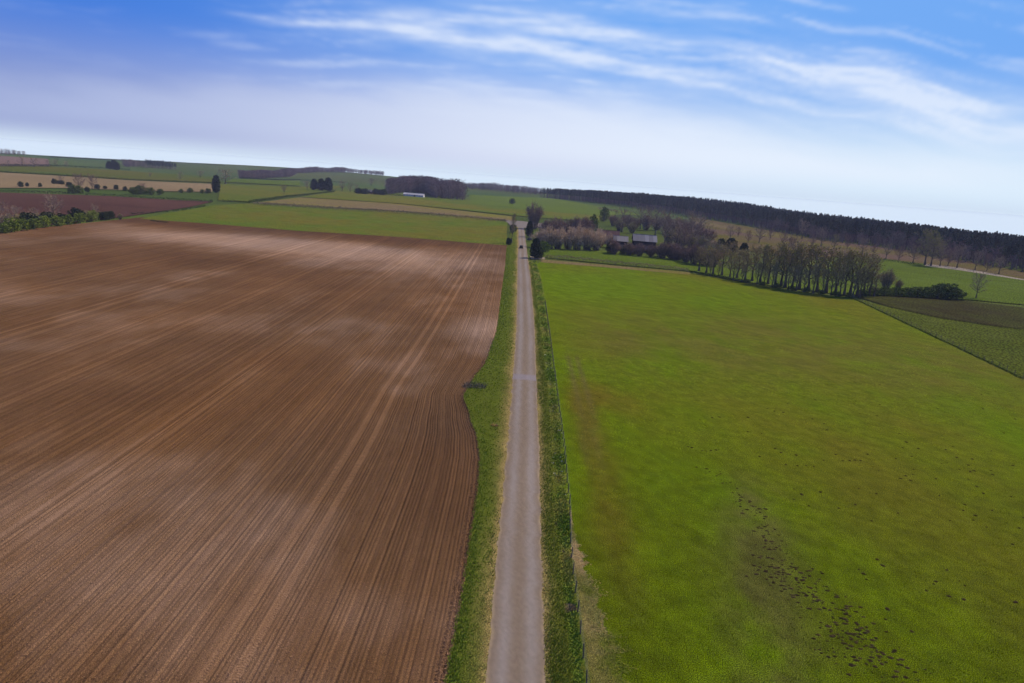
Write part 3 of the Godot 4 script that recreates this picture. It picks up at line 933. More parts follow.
func build_plants() -> void:
	# --- grass tufts
	rng.seed = 31
	var thin := tuft_mesh(9, 0.07, 0.7)
	var broad := tuft_mesh(8, 0.16, 0.8)
	var places := []
	var tints := []
	var add := func(x: float, z: float, y: float, wide: float, high: float, c: Vector3) -> void:
		places.append(Transform3D(Basis(Vector3.UP, rnd(0, TAU)).scaled(Vector3(wide, high, wide)), Vector3(x, y, z)))
		var g := rnd(0.7, 1.3)
		tints.append(Color(c.x * g * rnd(0.9, 1.15), c.y * g, c.z * g))
	var lush := Vector3(0.20, 0.27, 0.028)
	var dry := Vector3(0.50, 0.39, 0.15)
	# left verge
	for k in 15000:
		var z := -42.0 - 340.0 * pow(rng.randf(), 2.4)
		var a := table(EDGE, z)
		var b := table(ROAD_MID, z) - road_half(z)
		var t := rng.randf()
		var x := lerpf(a - 0.15, b + 0.02, t)
		var far := clampf(-z / 90.0, 1.0, 2.2)
		var parched := clampf(1.0 - (b - x) / 1.5 + n_mid.get_noise_2d(x * 1.5, z * 0.8) * 1.1, 0, 1)
		var high := lerpf(0.17, 0.07, parched) * rnd(0.5, 1.5) * (1.3 if t < 0.35 else 1.0)
		add.call(x, z, 0.06, rnd(0.10, 0.2) * far, high, lush.lerp(dry, parched * rnd(0.4, 1.0)))
	scatter("verge_grass", thin, M.tuft, places, tints, "uneven grass on the verge beside the ploughed field")
	# right verge
	places.clear()
	tints.clear()
	for k in 15000:
		var z := -42.0 - 280.0 * pow(rng.randf(), 2.4)
		var a := table(ROAD_MID, z) + road_half(z)
		var b := table(STRIP_A, z) + 0.2
		var x := rnd(a - 0.03, b)
		var far := clampf(-z / 90.0, 1.0, 2.2)
		var parched := clampf(0.75 - (x - a) / 0.9 + n_mid.get_noise_2d(x * 1.5, z) * 0.8, 0, 1)
		add.call(x, z, 0.06, rnd(0.09, 0.18) * far, lerpf(0.2, 0.09, parched) * rnd(0.6, 1.4), Vector3(0.18, 0.225, 0.026).lerp(dry, parched * rnd(0.4, 1.0)))
	for k in 9000:   # rough, bleached grass behind the fence
		var z := -42.0 - 34.0 * rng.randf()
		var a := table(STRIP_B, z)
		var b := table(ROUGH, z)
		if rng.randf() > smoothstep(-77.0, -60.0, z) + 0.12: continue
		var x := lerpf(a, b, rng.randf()) + absf(rng.randfn(0, 0.9)) * smoothstep(-76.0, -56.0, z) * (0.5 + n_mid.get_noise_1d(z * 9.0))
		add.call(x, z, 0.06, rnd(0.10, 0.2), rnd(0.05, 0.13), Vector3(0.22, 0.24, 0.04).lerp(Vector3(0.55, 0.43, 0.2), clampf(0.55 + n_mid.get_noise_2d(x * 2, z * 2) * 1.6, 0, 1)))
	scatter("verge_grass", thin, M.tuft, places, tints, "rough grass on the verge beside the green pasture")
	# the rank dark growth along the fence line
	places.clear()
	tints.clear()
	for k in 12000:
		var z := -42.0 - 285.0 * pow(rng.randf(), 1.9)
		var a := table(STRIP_A, z)
		var b := table(STRIP_B, z)
		var t := rng.randf()
		var x := lerpf(a, b, t)
		var far := clampf(-z / 100.0, 1.0, 2.0)
		var high := 0.22 * (0.4 + 0.75 * sin(PI * t)) * rnd(0.5, 1.2) * (1.0 + n_mid.get_noise_2d(x, z * 1.5))
		var c := Vector3(0.17, 0.24, 0.026).lerp(Vector3(0.30, 0.29, 0.06), clampf(n_mid.get_noise_2d(x * 3.0, z * 2.0) * 2.0, 0, 1))
		if n_mid.get_noise_2d(x * 2 + 50, z * 2) > 0.22 and z > -75.0: c = Vector3(0.22, 0.18, 0.09)
		if k % 60 == 0 and z < -80.0 and z > -150.0: c = Vector3(0.62, 0.62, 0.55)
		add.call(x, z, 0.06, rnd(0.14, 0.28) * far, high, c)
	scatter("rank_grass", broad, M.tuft, places, tints, "dark rank growth along the wire fence by the lane")
	# short tussocks on the pasture
	places.clear()
	tints.clear()
	for k in 80000:
		var z := -43.0 - 150.0 * pow(rng.randf(), 2.0)
		var x := rnd(table(ROUGH, z), minf(22.0 - z * 0.62, 112.0))
		if n_fine.get_noise_2d(x * 0.5, z * 0.5) + n_mid.get_noise_2d(x, z) < rnd(-0.45, 0.15): continue
		var c := grass_tone(x, z)
		var k2 := rnd(0.55, 1.5)
		add.call(x, z, 0.05, rnd(0.07, 0.16) * clampf(-z / 80.0, 1, 1.8), rnd(0.03, 0.085), Vector3(c.r, c.g, c.b) * k2 * 1.1)
	scatter("pasture_grass", thin, M.tuft, places, tints, "short uneven grass of the grazed pasture")
	# tall grass along the far wire fence
	places.clear()
	tints.clear()
	var fence := [Vector2(127.2, -284.9), Vector2(120.8, -229.9), Vector2(116.5, -192.3), Vector2(112.8, -161.4)]
	for k in 2000:
		var q := along(fence, rng.randf())
		add.call(q.x + rnd(-0.5, 0.5), q.y + rnd(-0.3, 0.3), 0.05, rnd(0.2, 0.4), rnd(0.1, 0.3), Vector3(0.13, 0.16, 0.025))
	scatter("fence_grass", broad, M.tuft, places, tints, "tall uncut grass along the far wire fence")
	print(" grass")

	# --- kinds of trees and bushes
	plants.bare = []
	plants.mauve = []
	for k in 3:
		plants.bare.append(template(bare_tree(100 + k, 2.0, 3.4, 20, 8, 10, 0.065, 0), M.bark, M.twig_grey))
		plants.mauve.append(template(bare_tree(110 + k, 1.2, 3.7, 20, 9, 12, 0.065, 0), M.bark, M.twig_mauve))
	plants.slim = []
	plants.slim_bud = []
	for k in 4:
		plants.slim.append(template(bare_tree(120 + k, 2.2, 2.0, 20, 6, 9, 0.05, 22, 1.9), M.bark, M.twig_dark, M.bud_green))
		plants.slim_bud.append(template(bare_tree(130 + k, 2.2, 2.1, 20, 6, 9, 0.045, 70, 1.9), M.bark, M.twig_grey, M.bud_green))
	plants.gold = [template(bare_tree(140, 1.6, 3.6, 20, 8, 11, 0.05, 85), M.bark, M.twig_grey, M.bud_gold)]
	plants.green_tree = [template(bare_tree(141, 2.2, 3.2, 20, 8, 10, 0.05, 80), M.bark, M.twig_grey, M.bud_green), template(bare_tree(142, 2.6, 2.6, 20, 8, 10, 0.05, 80), M.bark, M.twig_grey, M.bud_green)]
	plants.far = []
	for k in 3: plants.far.append(template(bare_tree(150 + k, 1.8, 3.4, 16, 6, 8, 0.14, 0), M.bark, M.twig_grey))
	plants.buff_bush = []
	plants.mauve_bush = []
	plants.bud_bush = []
	for k in 2:
		plants.buff_bush.append(template(bare_bush(160 + k, 0.045, 0), M.bark, M.twig_buff))
		plants.mauve_bush.append(template(bare_bush(165 + k, 0.05, 0), M.bark, M.twig_mauve))
		plants.bud_bush.append(template(bare_bush(170 + k, 0.045, 70), M.bark, M.twig_grey, M.bud_green))
	plants.fresh_bush = [template(leafy(180, Vector3(4.4, 3.6, 4.4), 0.2, 11, 130, 0.3), M.bark, M.leaf_fresh), template(leafy(181, Vector3(4.0, 3.7, 4.2), 0.2, 10, 130, 0.3), M.bark, M.leaf_fresh)]
	plants.mid_bush = [template(leafy(182, Vector3(4.2, 3.6, 4.2), 0.2, 11, 130, 0.3), M.bark, M.leaf_mid), template(leafy(183, Vector3(4.6, 3.6, 4.2), 0.2, 12, 120, 0.3), M.bark, M.leaf_mid)]
	plants.dark_bush = [template(leafy(184, Vector3(4.0, 3.7, 4.0), 0.15, 11, 150, 0.32), M.bark, M.leaf_dark), template(leafy(185, Vector3(4.4, 3.6, 4.2), 0.15, 12, 150, 0.32), M.bark, M.leaf_dark)]
	plants.evergreen = [template(leafy(186, Vector3(5.2, 9.6, 5.2), 0.3, 22, 190, 0.5, 0.25), M.bark, M.leaf_dark)]
	plants.column = [template(leafy(187, Vector3(6.0, 9.8, 6.0), 0.15, 26, 230, 0.5, 0.1), M.bark, M.leaf_dark)]
	rng.seed = 77
	print(" kinds")

	# --- the row of trees at the far edge of the pasture
	row("slim", "slim_tree", [[81.6, -338.2, 12.6], [85.9, -330.0, 13.6], [89.5, -328.7, 12.7], [94.0, -321.2, 13.7], [98.4, -314.1, 15.1], [103.0, -307.5, 16.4], [107.2, -303.9, 17.4], [110.2, -299.9, 17.2], [115.7, -297.2, 18.2], [121.3, -293.5, 18.2], [126.9, -289.8, 18.6], [131.9, -289.7, 17.8], [139.4, -296.0, 15.8]], 10, 1.25, "slim dark bare tree, NTH from the farm in the pasture tree row", "tree", "tree row at the pasture edge")
	row("slim_bud", "budding_tree", [[83.3, -331.9, 11.1], [91.5, -323.1, 11.6], [95.9, -315.9, 14.3], [100.2, -309.0, 16.5], [104.8, -304.1, 18.0], [108.0, -301.5, 17.7], [112.5, -298.3, 18.7], [118.2, -294.5, 18.3], [123.8, -290.8, 18.6], [129.2, -289.6, 17.6], [135.6, -292.8, 16.3]], 10, 1.3, "slim olive budding tree, NTH from the farm in the pasture tree row", "tree", "tree row at the pasture edge")
	row("bare", "bare_tree", [[101.3, -339.4, 11.3], [121.0, -326.8, 15.2], [136.9, -320.0, 14.9]], 10, 0.9, "spreading bare tree standing behind the pasture tree row, NTH from the farm end", "tree", "trees behind the pasture tree row")
	row("gold", "budding_tree", [[110.4, -395.2, 9.9, 0.95], [127.7, -388.3, 11.3, 0.9], [135.9, -376.3, 13.5, 0.8]], 10, 1.0, "round gold budding tree behind the pasture row, NTH from the farm", "tree", "gold budding trees")
	row("mauve", "bare_tree", [[151.9, -423.9, 15.7, 0.95]], 10, 1.0, "reddish domed bare tree rising behind the pasture tree row", "tree", "")
	row("evergreen", "evergreen_tree", [[116.1, -436.1, 9.2, 1.5], [125.4, -449.0, 9.5, 1.6], [128.9, -434.3, 8.6, 1.2]], 10, 1.0, "dark evergreen behind the gold budding tree, NTH from the farm", "tree", "dark evergreens behind the tree row")
	row("mid_bush", "undergrowth_bush", [[93.7, -305.4, 1.6], [98.9, -302.4, 1.6], [102.9, -296.0, 2.0], [107.9, -293.2, 1.8], [112.3, -290.1, 2.0], [117.0, -287.4, 1.9], [121.7, -284.7, 1.9], [126.7, -284.7, 1.9], [134.4, -291.0, 2.4]], 4, 1.8, "low green bush under the pasture tree row, NTH from the farm end", "bush", "low bushes under the tree row")
	row("slim", "sapling", [[82.4, -321.0, 7.7], [85.4, -319.5, 7.3], [89.9, -312.4, 10.0], [92.3, -307.6, 8.2], [97.6, -304.6, 10.2], [99.9, -302.9, 7.7], [101.6, -298.1, 10.4], [106.5, -293.8, 10.1], [109.2, -292.5, 11.2], [111.3, -289.7, 9.3], [114.4, -288.6, 12.0], [117.5, -287.6, 11.2], [120.6, -286.6, 10.4], [123.6, -285.7, 12.7], [128.6, -285.6, 11.1], [132.0, -287.3, 12.3], [136.4, -292.0, 10.2], [140.4, -293.9, 9.1]], 10, 1.1, "thin dark sapling between the trunks of the pasture row, NTH from the farm", "tree", "saplings between the trunks")
	# --- beyond it, along the forest
	row("bare", "bare_tree", [[162.3, -586.7, 12.3], [181.8, -576.7, 12.8], [253.1, -683.0, 17.8], [237.6, -598.6, 14.9], [239.5, -529.3, 12.5], [246.0, -507.5, 10.7], [255.0, -489.4, 12.3], [268.0, -481.0, 12.1], [275.4, -475.0, 13.8], [283.7, -469.7, 12.4], [287.9, -452.4, 11.4]], 10, 1.0, "bare tree on the rough land before the forest, NTH from the farm", "tree", "trees along the forest edge")
	row("mauve", "bare_tree", [[182.5, -636.7, 9.2], [170.4, -566.5, 9.7], [206.7, -628.2, 9.9], [195.3, -562.5, 11.1], [222.4, -577.0, 10.6], [252.6, -585.3, 10.0], [246.4, -527.6, 9.0], [254.7, -507.3, 9.4], [276.1, -486.4, 10.9], [290.7, -469.0, 11.2]], 10, 0.9, "small reddish bare tree before the forest, NTH from the farm", "tree", "reddish trees before the forest")
	row("green_tree", "budding_tree", [[232.7, -561.0, 12.5], [257.8, -479.8, 21.5], [259.2, -475.2, 18.8]], 10, 0.95, "pale green budding tree before the dark forest, NTH from the farm side", "tree", "pale green trees before the forest")
	row("bare", "bare_tree", [[192.6, -314.2, 11.8]], 10, 0.9, "lone bare tree at the end of the shrub hedge by the dark field", "tree", "")
	row("bud_bush", "bush", [[158.7, -322.5, 8.6], [163.7, -322.2, 4.8]], 4, 0.8, "tall olive bush behind the shrub hedge, NTH from the tree row", "bush", "olive bushes behind the shrub hedge")
	row("mid_bush", "hedge_bush", [[142.0, -297.3, 3.6], [146.4, -298.2, 3.8], [151.8, -299.6, 4.0], [157.4, -301.0, 3.9], [161.3, -301.6, 4.5], [166.4, -302.8, 4.3], [170.9, -303.7, 5.3], [174.4, -304.1, 5.9], [178.4, -304.7, 4.9]], 4, 1.5, "green bush in the shrub hedge, NTH from the pasture tree row", "bush", "shrub hedge by the dark field")
	row("fresh_bush", "hedge_bush", [[154.2, -299.4, 3.0], [157.6, -299.8, 3.2], [163.1, -301.2, 3.5]], 4, 1.2, "yellow green low bush, NTH of its colour in the shrub hedge", "bush", "shrub hedge by the dark field")
	# --- round the farm
	row("mauve_bush", "round_tree", [[8.9, -539.9, 21.4, 0.72]], 4, 1.0, "dark reddish round bare tree beside the far end of the lane", "tree", "")
	row("buff_bush", "bare_bush", [[11.0, -398.9, 10.5], [15.6, -394.1, 12.7], [20.4, -395.2, 14.1], [25.9, -399.7, 14.2], [30.8, -400.8, 14.5], [36.2, -402.4, 14.3], [41.5, -406.6, 12.9]], 4, 0.85, "large buff bare bush, NTH from the lane in the thicket", "bush", "buff thicket between the lane and the farm")
	row("buff_bush", "bare_bush", [[47.1, -435.8, 9.8], [51.4, -433.0, 9.1]], 4, 0.8, "pale straw coloured bush between the thicket and the barn, NTH from the lane", "bush", "pale bushes beside the barn")
	row("mauve_bush", "bare_bush", [[15.9, -480.9, 12.0], [23.2, -488.2, 13.4], [30.5, -504.4, 13.5], [37.1, -502.1, 13.8], [43.6, -508.7, 14.0]], 4, 0.9, "mauve bare bush behind the buff thicket, NTH from the lane", "bush", "mauve bushes behind the thicket")
	row("mid_bush", "green_bush", [[48.8, -513.9, 14.1], [80.4, -740.0, 14.4]], 4, 0.55, "green bush behind the thicket, NTH from the lane", "bush", "green bushes behind the thicket")
	row("evergreen", "evergreen_tree", [[7.5, -340.5, 8.6, 1.0]], 10, 1.05, "dark evergreen at the gateway beside the lane", "tree", "")
	row("evergreen", "evergreen_tree", [[5.5, -462.4, 9.7, 0.8]], 10, 1.0, "dark evergreen beside the lane below the reddish round tree", "tree", "")
	row("dark_bush", "dark_bush", [[8.9, -339.3, 5.2, 0.9]], 4, 1.0, "dark ivy bush at the foot of the gateway evergreen", "bush", "")
	row("fresh_bush", "green_bush", [[12.4, -372.6, 5.4]], 4, 0.9, "yellow green bush beside the gateway evergreen", "bush", "")
	row("slim_bud", "ivy_tree", [[-4.3, -410.2, 16.2]], 10, 0.75, "narrow leafy tree on the verge opposite the thicket", "tree", "")
	row("dark_bush", "dark_bush", [[-5.7, -396.6, 4.2], [-4.8, -494.8, 5.2]], 4, 0.8, "dark bush below the narrow verge tree, NTH from the ploughed field", "bush", "dark bushes below the verge tree")
	row("bare", "bare_tree", [[78.1, -584.1, 19.8], [101.3, -645.2, 18.5], [100.5, -565.7, 20.7], [87.4, -456.6, 24.5], [93.0, -448.2, 21.2], [110.3, -489.9, 21.2], [132.7, -558.9, 17.5]], 10, 0.95, "tall bare tree behind the barns, NTH from the lane", "tree", "tall trees round the farm")
	row("mauve", "bare_tree", [[112.3, -671.1, 17.5], [94.9, -437.4, 17.3]], 10, 0.9, "mauve bare tree behind the barns, NTH from the lane", "tree", "mauve trees round the farm")
	row("mauve_bush", "bare_bush", [[80.2, -383.6, 7.6], [83.9, -376.8, 9.5], [86.3, -369.5, 11.3], [90.3, -367.9, 11.2], [94.3, -366.3, 10.7]], 4, 0.9, "mauve bare bush at the paddock end, NTH from the barns", "bush", "mauve bushes at the paddock end")
	row("dark_bush", "dark_bush", [[48.3, -395.3, 6.8], [55.1, -395.3, 4.2], [60.6, -396.8, 3.9], [68.6, -400.2, 4.2], [75.5, -400.1, 5.3], [79.4, -392.8, 5.7], [82.6, -385.3, 7.2]], 4, 0.95, "dark bush in front of the barns, NTH from the lane", "bush", "dark bushes before the barns")
	row("mauve_bush", "brush_bush", [[80.0, -660.2, 11.2], [94.6, -678.0, 12.4], [99.5, -656.1, 12.0], [105.1, -636.9, 13.3], [116.6, -649.7, 14.4], [118.9, -616.4, 15.3], [123.7, -599.4, 14.9], [127.5, -572.8, 14.2], [122.5, -523.7, 14.4], [123.4, -501.0, 13.2]], 4, 0.95, "mauve brushwood bush behind the barns, NTH from the lane", "bush", "brushwood behind the barns")
	row("bud_bush", "brush_bush", [[77.1, -594.0, 10.1], [85.4, -581.0, 9.9], [97.4, -493.5, 11.7], [100.7, -474.5, 11.2], [102.9, -449.9, 11.9], [105.7, -434.0, 11.5], [108.4, -419.2, 9.4]], 4, 1.0, "olive brushwood bush among the farm trees, NTH from the lane", "bush", "olive brushwood round the farm")
	row("mauve_bush", "brush_bush", [[49.4, -390.8, 7.8], [57.3, -391.7, 7.3], [62.3, -390.3, 7.2], [68.4, -389.8, 8.3], [74.0, -388.8, 10.3], [78.9, -387.5, 9.2]], 4, 1.0, "bare brushwood bush hiding the barn walls, NTH from the lane", "bush", "brushwood before the barns")
	# --- the shrubs at the left corner of the ploughed field
	row("fresh_bush", "green_bush", [[-195.8, -283.8, 4.1], [-195.9, -289.0, 5.0], [-196.9, -296.4, 4.5], [-197.6, -304.5, 4.4], [-198.5, -312.9, 4.8], [-198.9, -322.5, 4.3], [-199.8, -332.0, 4.6], [-200.5, -342.4, 4.5], [-202.6, -355.8, 4.7]], 4, 1.15, "fresh green bush, NTH from the frame edge in the corner hedgerow", "bush", "corner hedgerow of the ploughed field")
	row("dark_bush", "dark_bush", [[-201.1, -306.7, 6.9], [-203.8, -323.4, 5.5], [-203.8, -334.3, 5.1], [-206.6, -350.4, 6.0], [-203.7, -367.4, 4.1], [-203.2, -372.7, 3.9]], 4, 1.0, "dark green bush, NTH from the frame edge in the corner hedgerow", "bush", "corner hedgerow of the ploughed field")
	row("bud_bush", "green_bush", [[-205.7, -301.3, 6.4], [-207.0, -309.3, 5.9], [-206.0, -320.7, 5.9], [-210.0, -337.8, 5.3], [-206.9, -358.4, 5.2], [-206.8, -367.6, 4.8], [-198.9, -374.1, 3.2]], 4, 1.1, "olive twiggy bush at the back of the corner hedgerow, NTH from the frame edge", "bush", "corner hedgerow of the ploughed field")
	row("bare", "bare_tree", [[-200.5, -289.6, 12.2], [-213.9, -317.8, 7.5], [-212.0, -327.5, 7.3], [-209.8, -338.1, 11.5], [-213.2, -377.3, 5.9]], 10, 1.0, "bare tree standing in the corner hedgerow, NTH from the frame edge", "tree", "bare trees in the corner hedgerow")
	# --- bushes and trees dotted over the stubble
	row("dark_bush", "dark_bush", [[-380.7, -574.8, 4.5], [-383.8, -587.2, 3.4], [-377.7, -593.5, 3.8], [-402.6, -651.9, 4.6], [-402.0, -657.3, 3.4], [-396.7, -653.6, 3.8], [-373.0, -623.9, 4.8], [-330.6, -575.6, 4.5], [-351.0, -625.8, 4.0], [-349.3, -634.8, 3.3], [-342.8, -639.9, 4.6], [-328.8, -627.7, 4.1]], 4, 0.9, "small dark bush on the pale stubble, NTH from the frame edge", "bush", "bushes dotted on the stubble")
	row("mid_bush", "green_bush", [[-327.1, -550.5, 6.4], [-325.8, -555.7, 5.8], [-305.3, -594.7, 5.4], [-303.3, -601.8, 7.0], [-297.1, -605.3, 5.9], [-294.1, -615.8, 5.2], [-298.0, -662.8, 3.9], [-298.9, -682.8, 4.0], [-291.1, -690.1, 3.6], [-289.1, -698.3, 4.1]], 4, 1.1, "green bush along the hedge below the stubble, NTH from the frame edge", "bush", "bushes below the stubble")
	row("mauve", "bare_tree", [[-346.9, -593.2, 11.5], [-352.0, -620.3, 12.8], [-302.7, -603.8, 8.6]], 10, 1.0, "bare reddish tree on the stubble edge, NTH from the frame edge", "tree", "bare trees on the stubble edge")
	row("column", "cypress_tree", [[-290.1, -719.1, 16.7, 0.78]], 10, 0.95, "lone dark columnar cypress at the end of the stubble", "tree", "")
	row("far", "bare_tree", [[-641.4, -947.4, 8.5], [-645.8, -980.6, 11.3], [-628.5, -977.8, 11.3, 1.3], [-665.6, -1066.4, 9.5], [-679.7, -1105.3, 10.6], [-401.8, -659.2, 6.8], [-652.6, -1086.8, 9.7], [-467.7, -954.2, 6.1], [-411.9, -914.0, 11.7], [-444.5, -1047.7, 10.7], [-364.2, -930.4, 17.9, 1.2]], 10, 1.2, "distant bare tree on the far meadows, NTH from the frame edge", "tree", "trees on the far meadows")
	row("green_tree", "small_tree", [[-250.5, -798.5, 9.3]], 10, 1.0, "lone small tree on the meadow before the hill wood", "tree", "")
	row("mid_bush", "green_bush", [[-13.9, -1018.4, 8.6]], 4, 0.9, "lone round bush on the green field beyond the lane end", "bush", "")
	row("evergreen", "evergreen_tree", [[-264.3, -963.9, 14.9, 1.5], [-256.0, -965.8, 16.1, 1.5], [-247.6, -967.8, 16.2, 1.5]], 10, 1.0, "dark tree of the small clump on the meadow, NTH from the lone small tree", "tree", "dark clump on the meadow")
	row("far", "bare_tree", [[-272.7, -961.9, 11.8], [-237.7, -1001.2, 12.9], [-224.8, -990.8, 11.5], [-234.4, -1070.0, 8.3], [-296.4, -1485.4, 15.2]], 10, 1.2, "bare tree by the dark clump and far farm, NTH from the lone small tree", "tree", "bare trees by the far farm")
	row("dark_bush", "dark_bush", [[-208.9, -965.9, 6.9], [-201.2, -965.5, 7.5], [-188.7, -979.3, 7.6], [-180.8, -978.9, 7.6]], 4, 1.4, "dark bush beside the far grey farm shed, NTH from the dark clump", "bush", "bushes by the far farm")
	row("evergreen", "evergreen_tree", [[-665.1, -1222.9, 14.1, 1.3], [-641.6, -1194.2, 14.5, 1.4], [-612.7, -1148.7, 13.2, 1.3]], 10, 1.1, "far dark tree of the trio before the skyline, NTH from the frame edge", "tree", "far dark trio")
	print(" trees")

	# --- hedges
	var dark := [M.leaf_dark, M.bark]
	var brown := [M.twig_dark, M.bark]
	var mid := [M.leaf_mid, M.bark]
	hedge([Vector2(-202.5, -571.2), Vector2(-169.0, -578.2), Vector2(-95.8, -598.8), Vector2(-32.5, -599.8), Vector2(-10.8, -587.4)], 2.6, 3.0, 26, 0.55, brown, "long dark brown hedge between the olive field and the stubble strip", 201, 0.4)
	hedge([Vector2(-229.1, -579.1), Vector2(-213.6, -591.5), Vector2(-226.9, -742.2), Vector2(-235.6, -955.5)], 1.8, 2.0, 16, 0.5, mid, "curving green hedge round the meadow with the lone small tree", 202, 0.3)
	hedge([Vector2(-351.4, -490.2), Vector2(-335.9, -516.7), Vector2(-323.3, -529.8), Vector2(-295.8, -543.7), Vector2(-269.9, -549.8), Vector2(-230.1, -564.7)], 1.7, 2.2, 18, 0.5, dark, "low dark hedge between the stubble and the dark brown field", 203, 0.3, 0.15)
	hedge([Vector2(-560.9, -784.8), Vector2(-547.8, -796.0), Vector2(-499.8, -820.8), Vector2(-435.7, -843.2), Vector2(-374.0, -918.3)], 1.7, 2.2, 10, 0.6, mid, "far low hedge along the upper edge of the stubble", 204, 0.3, 0.1)
	hedge([Vector2(-663.4, -929.2), Vector2(-639.7, -930.3), Vector2(-655.4, -1077.4), Vector2(-630.0, -1220.4)], 2.4, 2.6, 8, 0.8, dark, "far dark hedge below the pinkish field", 205, 0.3)
	hedge([Vector2(-997.8, -1607.0), Vector2(-1033.4, -1906.4), Vector2(-945.1, -2039.8), Vector2(-801.0, -2047.4)], 2.6, 3.0, 6, 1.1, dark, "skyline hedge on the far green hill", 206, 0.3)
	hedge([Vector2(12.1, -341.7), Vector2(23.6, -343.5), Vector2(37.1, -340.3), Vector2(56.8, -335.6), Vector2(75.0, -330.4)], 1.7, 1.5, 60, 0.28, brown, "trimmed dark hedge between the paddock and the pasture", 207, 0.35)
	hedge([Vector2(75.5, -329.0), Vector2(86.5, -320.1), Vector2(93.8, -308.4)], 0.8, 1.2, 40, 0.3, mid, "low scrubby hedge at the farm end of the tree row", 208, 0.2)
	hedge([Vector2(-175.6, -971.2), Vector2(-153.8, -987.1)], 2.2, 2.5, 14, 0.6, dark, "dark hedge before the long white shed", 209)
	hedge([Vector2(103.6, -1042.8), Vector2(125.8, -998.8)], 3.0, 3.5, 12, 0.8, brown, "short dark hedge on the meadow before the pine forest", 210, 0.3)
	hedge([Vector2(-186.0, -378.2), Vector2(-181.0, -376.1), Vector2(-175.4, -374.8)], 0.7, 1.2, 20, 0.3, dark, "short low dark hedge at the corner of the olive field", 211)
	hedge([Vector2(-435.2, -1171.1), Vector2(-444.9, -1519.2), Vector2(-364.1, -1557.8)], 2.0, 2.5, 7, 0.9, dark, "dark hedge line on the meadows below the hill wood", 212, 0.2, 0.1)
	hedge([Vector2(219.1, -517.3), Vector2(233.6, -489.3), Vector2(245.0, -479.7), Vector2(258.2, -474.5)], 1.0, 1.5, 14, 0.4, dark, "low dark hedge between the mauve land and the green field", 213, 0.3, 0.1)
	hedge([Vector2(-211.0, -407.1), Vector2(-208.1, -423.5), Vector2(-206.9, -458.3), Vector2(-215.3, -514.7)], 0.9, 1.2, 12, 0.35, dark, "gappy low hedge between the dark brown field and the olive field", 214, 0.3, 0.35)
	print(" hedges")

	# --- woods
	var pines := [pine(301)]
	var edge := [Vector2(31.8, -1428.4), Vector2(89.3, -1307.9), Vector2(152.8, -1198.2), Vector2(201.1, -1114.5), Vector2(238.7, -1021.8), Vector2(266.0, -927.3), Vector2(274.1, -805.1), Vector2(279.3, -685.2), Vector2(308.3, -679.1), Vector2(320.7, -631.9), Vector2(323.5, -556.1), Vector2(331.5, -497.2), Vector2(328.0, -457.3)]
	wood("pine_forest", edge, Vector2(150, -70), 5.2, 1.03, pines[0], M.pine_stem, M.pine_crown, "long dark pine forest along the skyline", 41, 1.0, 0.12)
	var fringe := bare_tree(302, 2.0, 2.8, 12, 5, 6, 0.12, 0)
	wood("forest_fringe", [Vector2(260.7, -830.6), Vector2(270.8, -737.1), Vector2(269.2, -659.9), Vector2(297.2, -654.4), Vector2(310.0, -610.5), Vector2(314.0, -539.3), Vector2(322.7, -483.7), Vector2(317.4, -442.2)], Vector2(9, -5), 6.5, 1.25, fringe, M.wood_stem, M.wood_crown, "purplish bare trees along the foot of the pine forest", 42, 0.75)
	var far := bare_tree(303, 0.6, 3.2, 13, 4, 5, 0.2, 0)
	wood("hill_wood", [Vector2(-476.2, -1272.2), Vector2(-503.5, -1486.2), Vector2(-510.7, -1683.3)], Vector2(-40, -160), 9, 1.25, far, M.wood_stem, M.wood_crown, "purplish wood on the flank of the far hill", 43)
	wood("hill_wood", [Vector2(-577.3, -1839.1), Vector2(-565.4, -2068.3), Vector2(-519.3, -2218.2), Vector2(-411.3, -2247.0)], Vector2(-30, -140), 9, 1.05, far, M.wood_stem, M.wood_crown, "purplish wood along the top of the far hill", 44)
	wood("field_wood", [Vector2(-181.2, -1024.1), Vector2(-177.1, -1144.7), Vector2(-147.0, -1180.8), Vector2(-116.0, -1020.0), Vector2(-74.3, -1018.6)], Vector2(-40, -260), 8, 2.0, far, M.wood_stem, M.wood_crown, "tall brown wood behind the long white shed", 45)
	wood("skyline_wood", [Vector2(-139.7, -1737.7), Vector2(-52.6, -1724.4), Vector2(47.9, -1677.4)], Vector2(-20, -220), 11, 1.25, far, M.wood_stem, M.wood_crown, "low bluish wood along the skyline beyond the lane", 46)
	wood("conifer_wood", [Vector2(-737.9, -1490.4), Vector2(-726.0, -1523.2), Vector2(-691.6, -1517.7)], Vector2(-30, -60), 6, 0.8, pines[0], M.pine_stem, M.pine_crown, "dark distant conifer wood below the far green hill", 47)
	wood("distant_wood", [Vector2(-759.7, -1449.9), Vector2(-760.5, -1492.6), Vector2(-737.8, -1494.3)], Vector2(-40, -70), 9, 1.1, far, M.wood_stem, M.wood_crown, "small brown distant wood beside the conifers", 48)
	wood("distant_wood", [Vector2(-1053.5, -1534.5), Vector2(-1063.6, -1585.6), Vector2(-1066.2, -1634.4)], Vector2(-30, -40), 12, 1.0, far, M.wood_stem, M.wood_crown, "small distant wood on the skyline at the frame edge", 49)

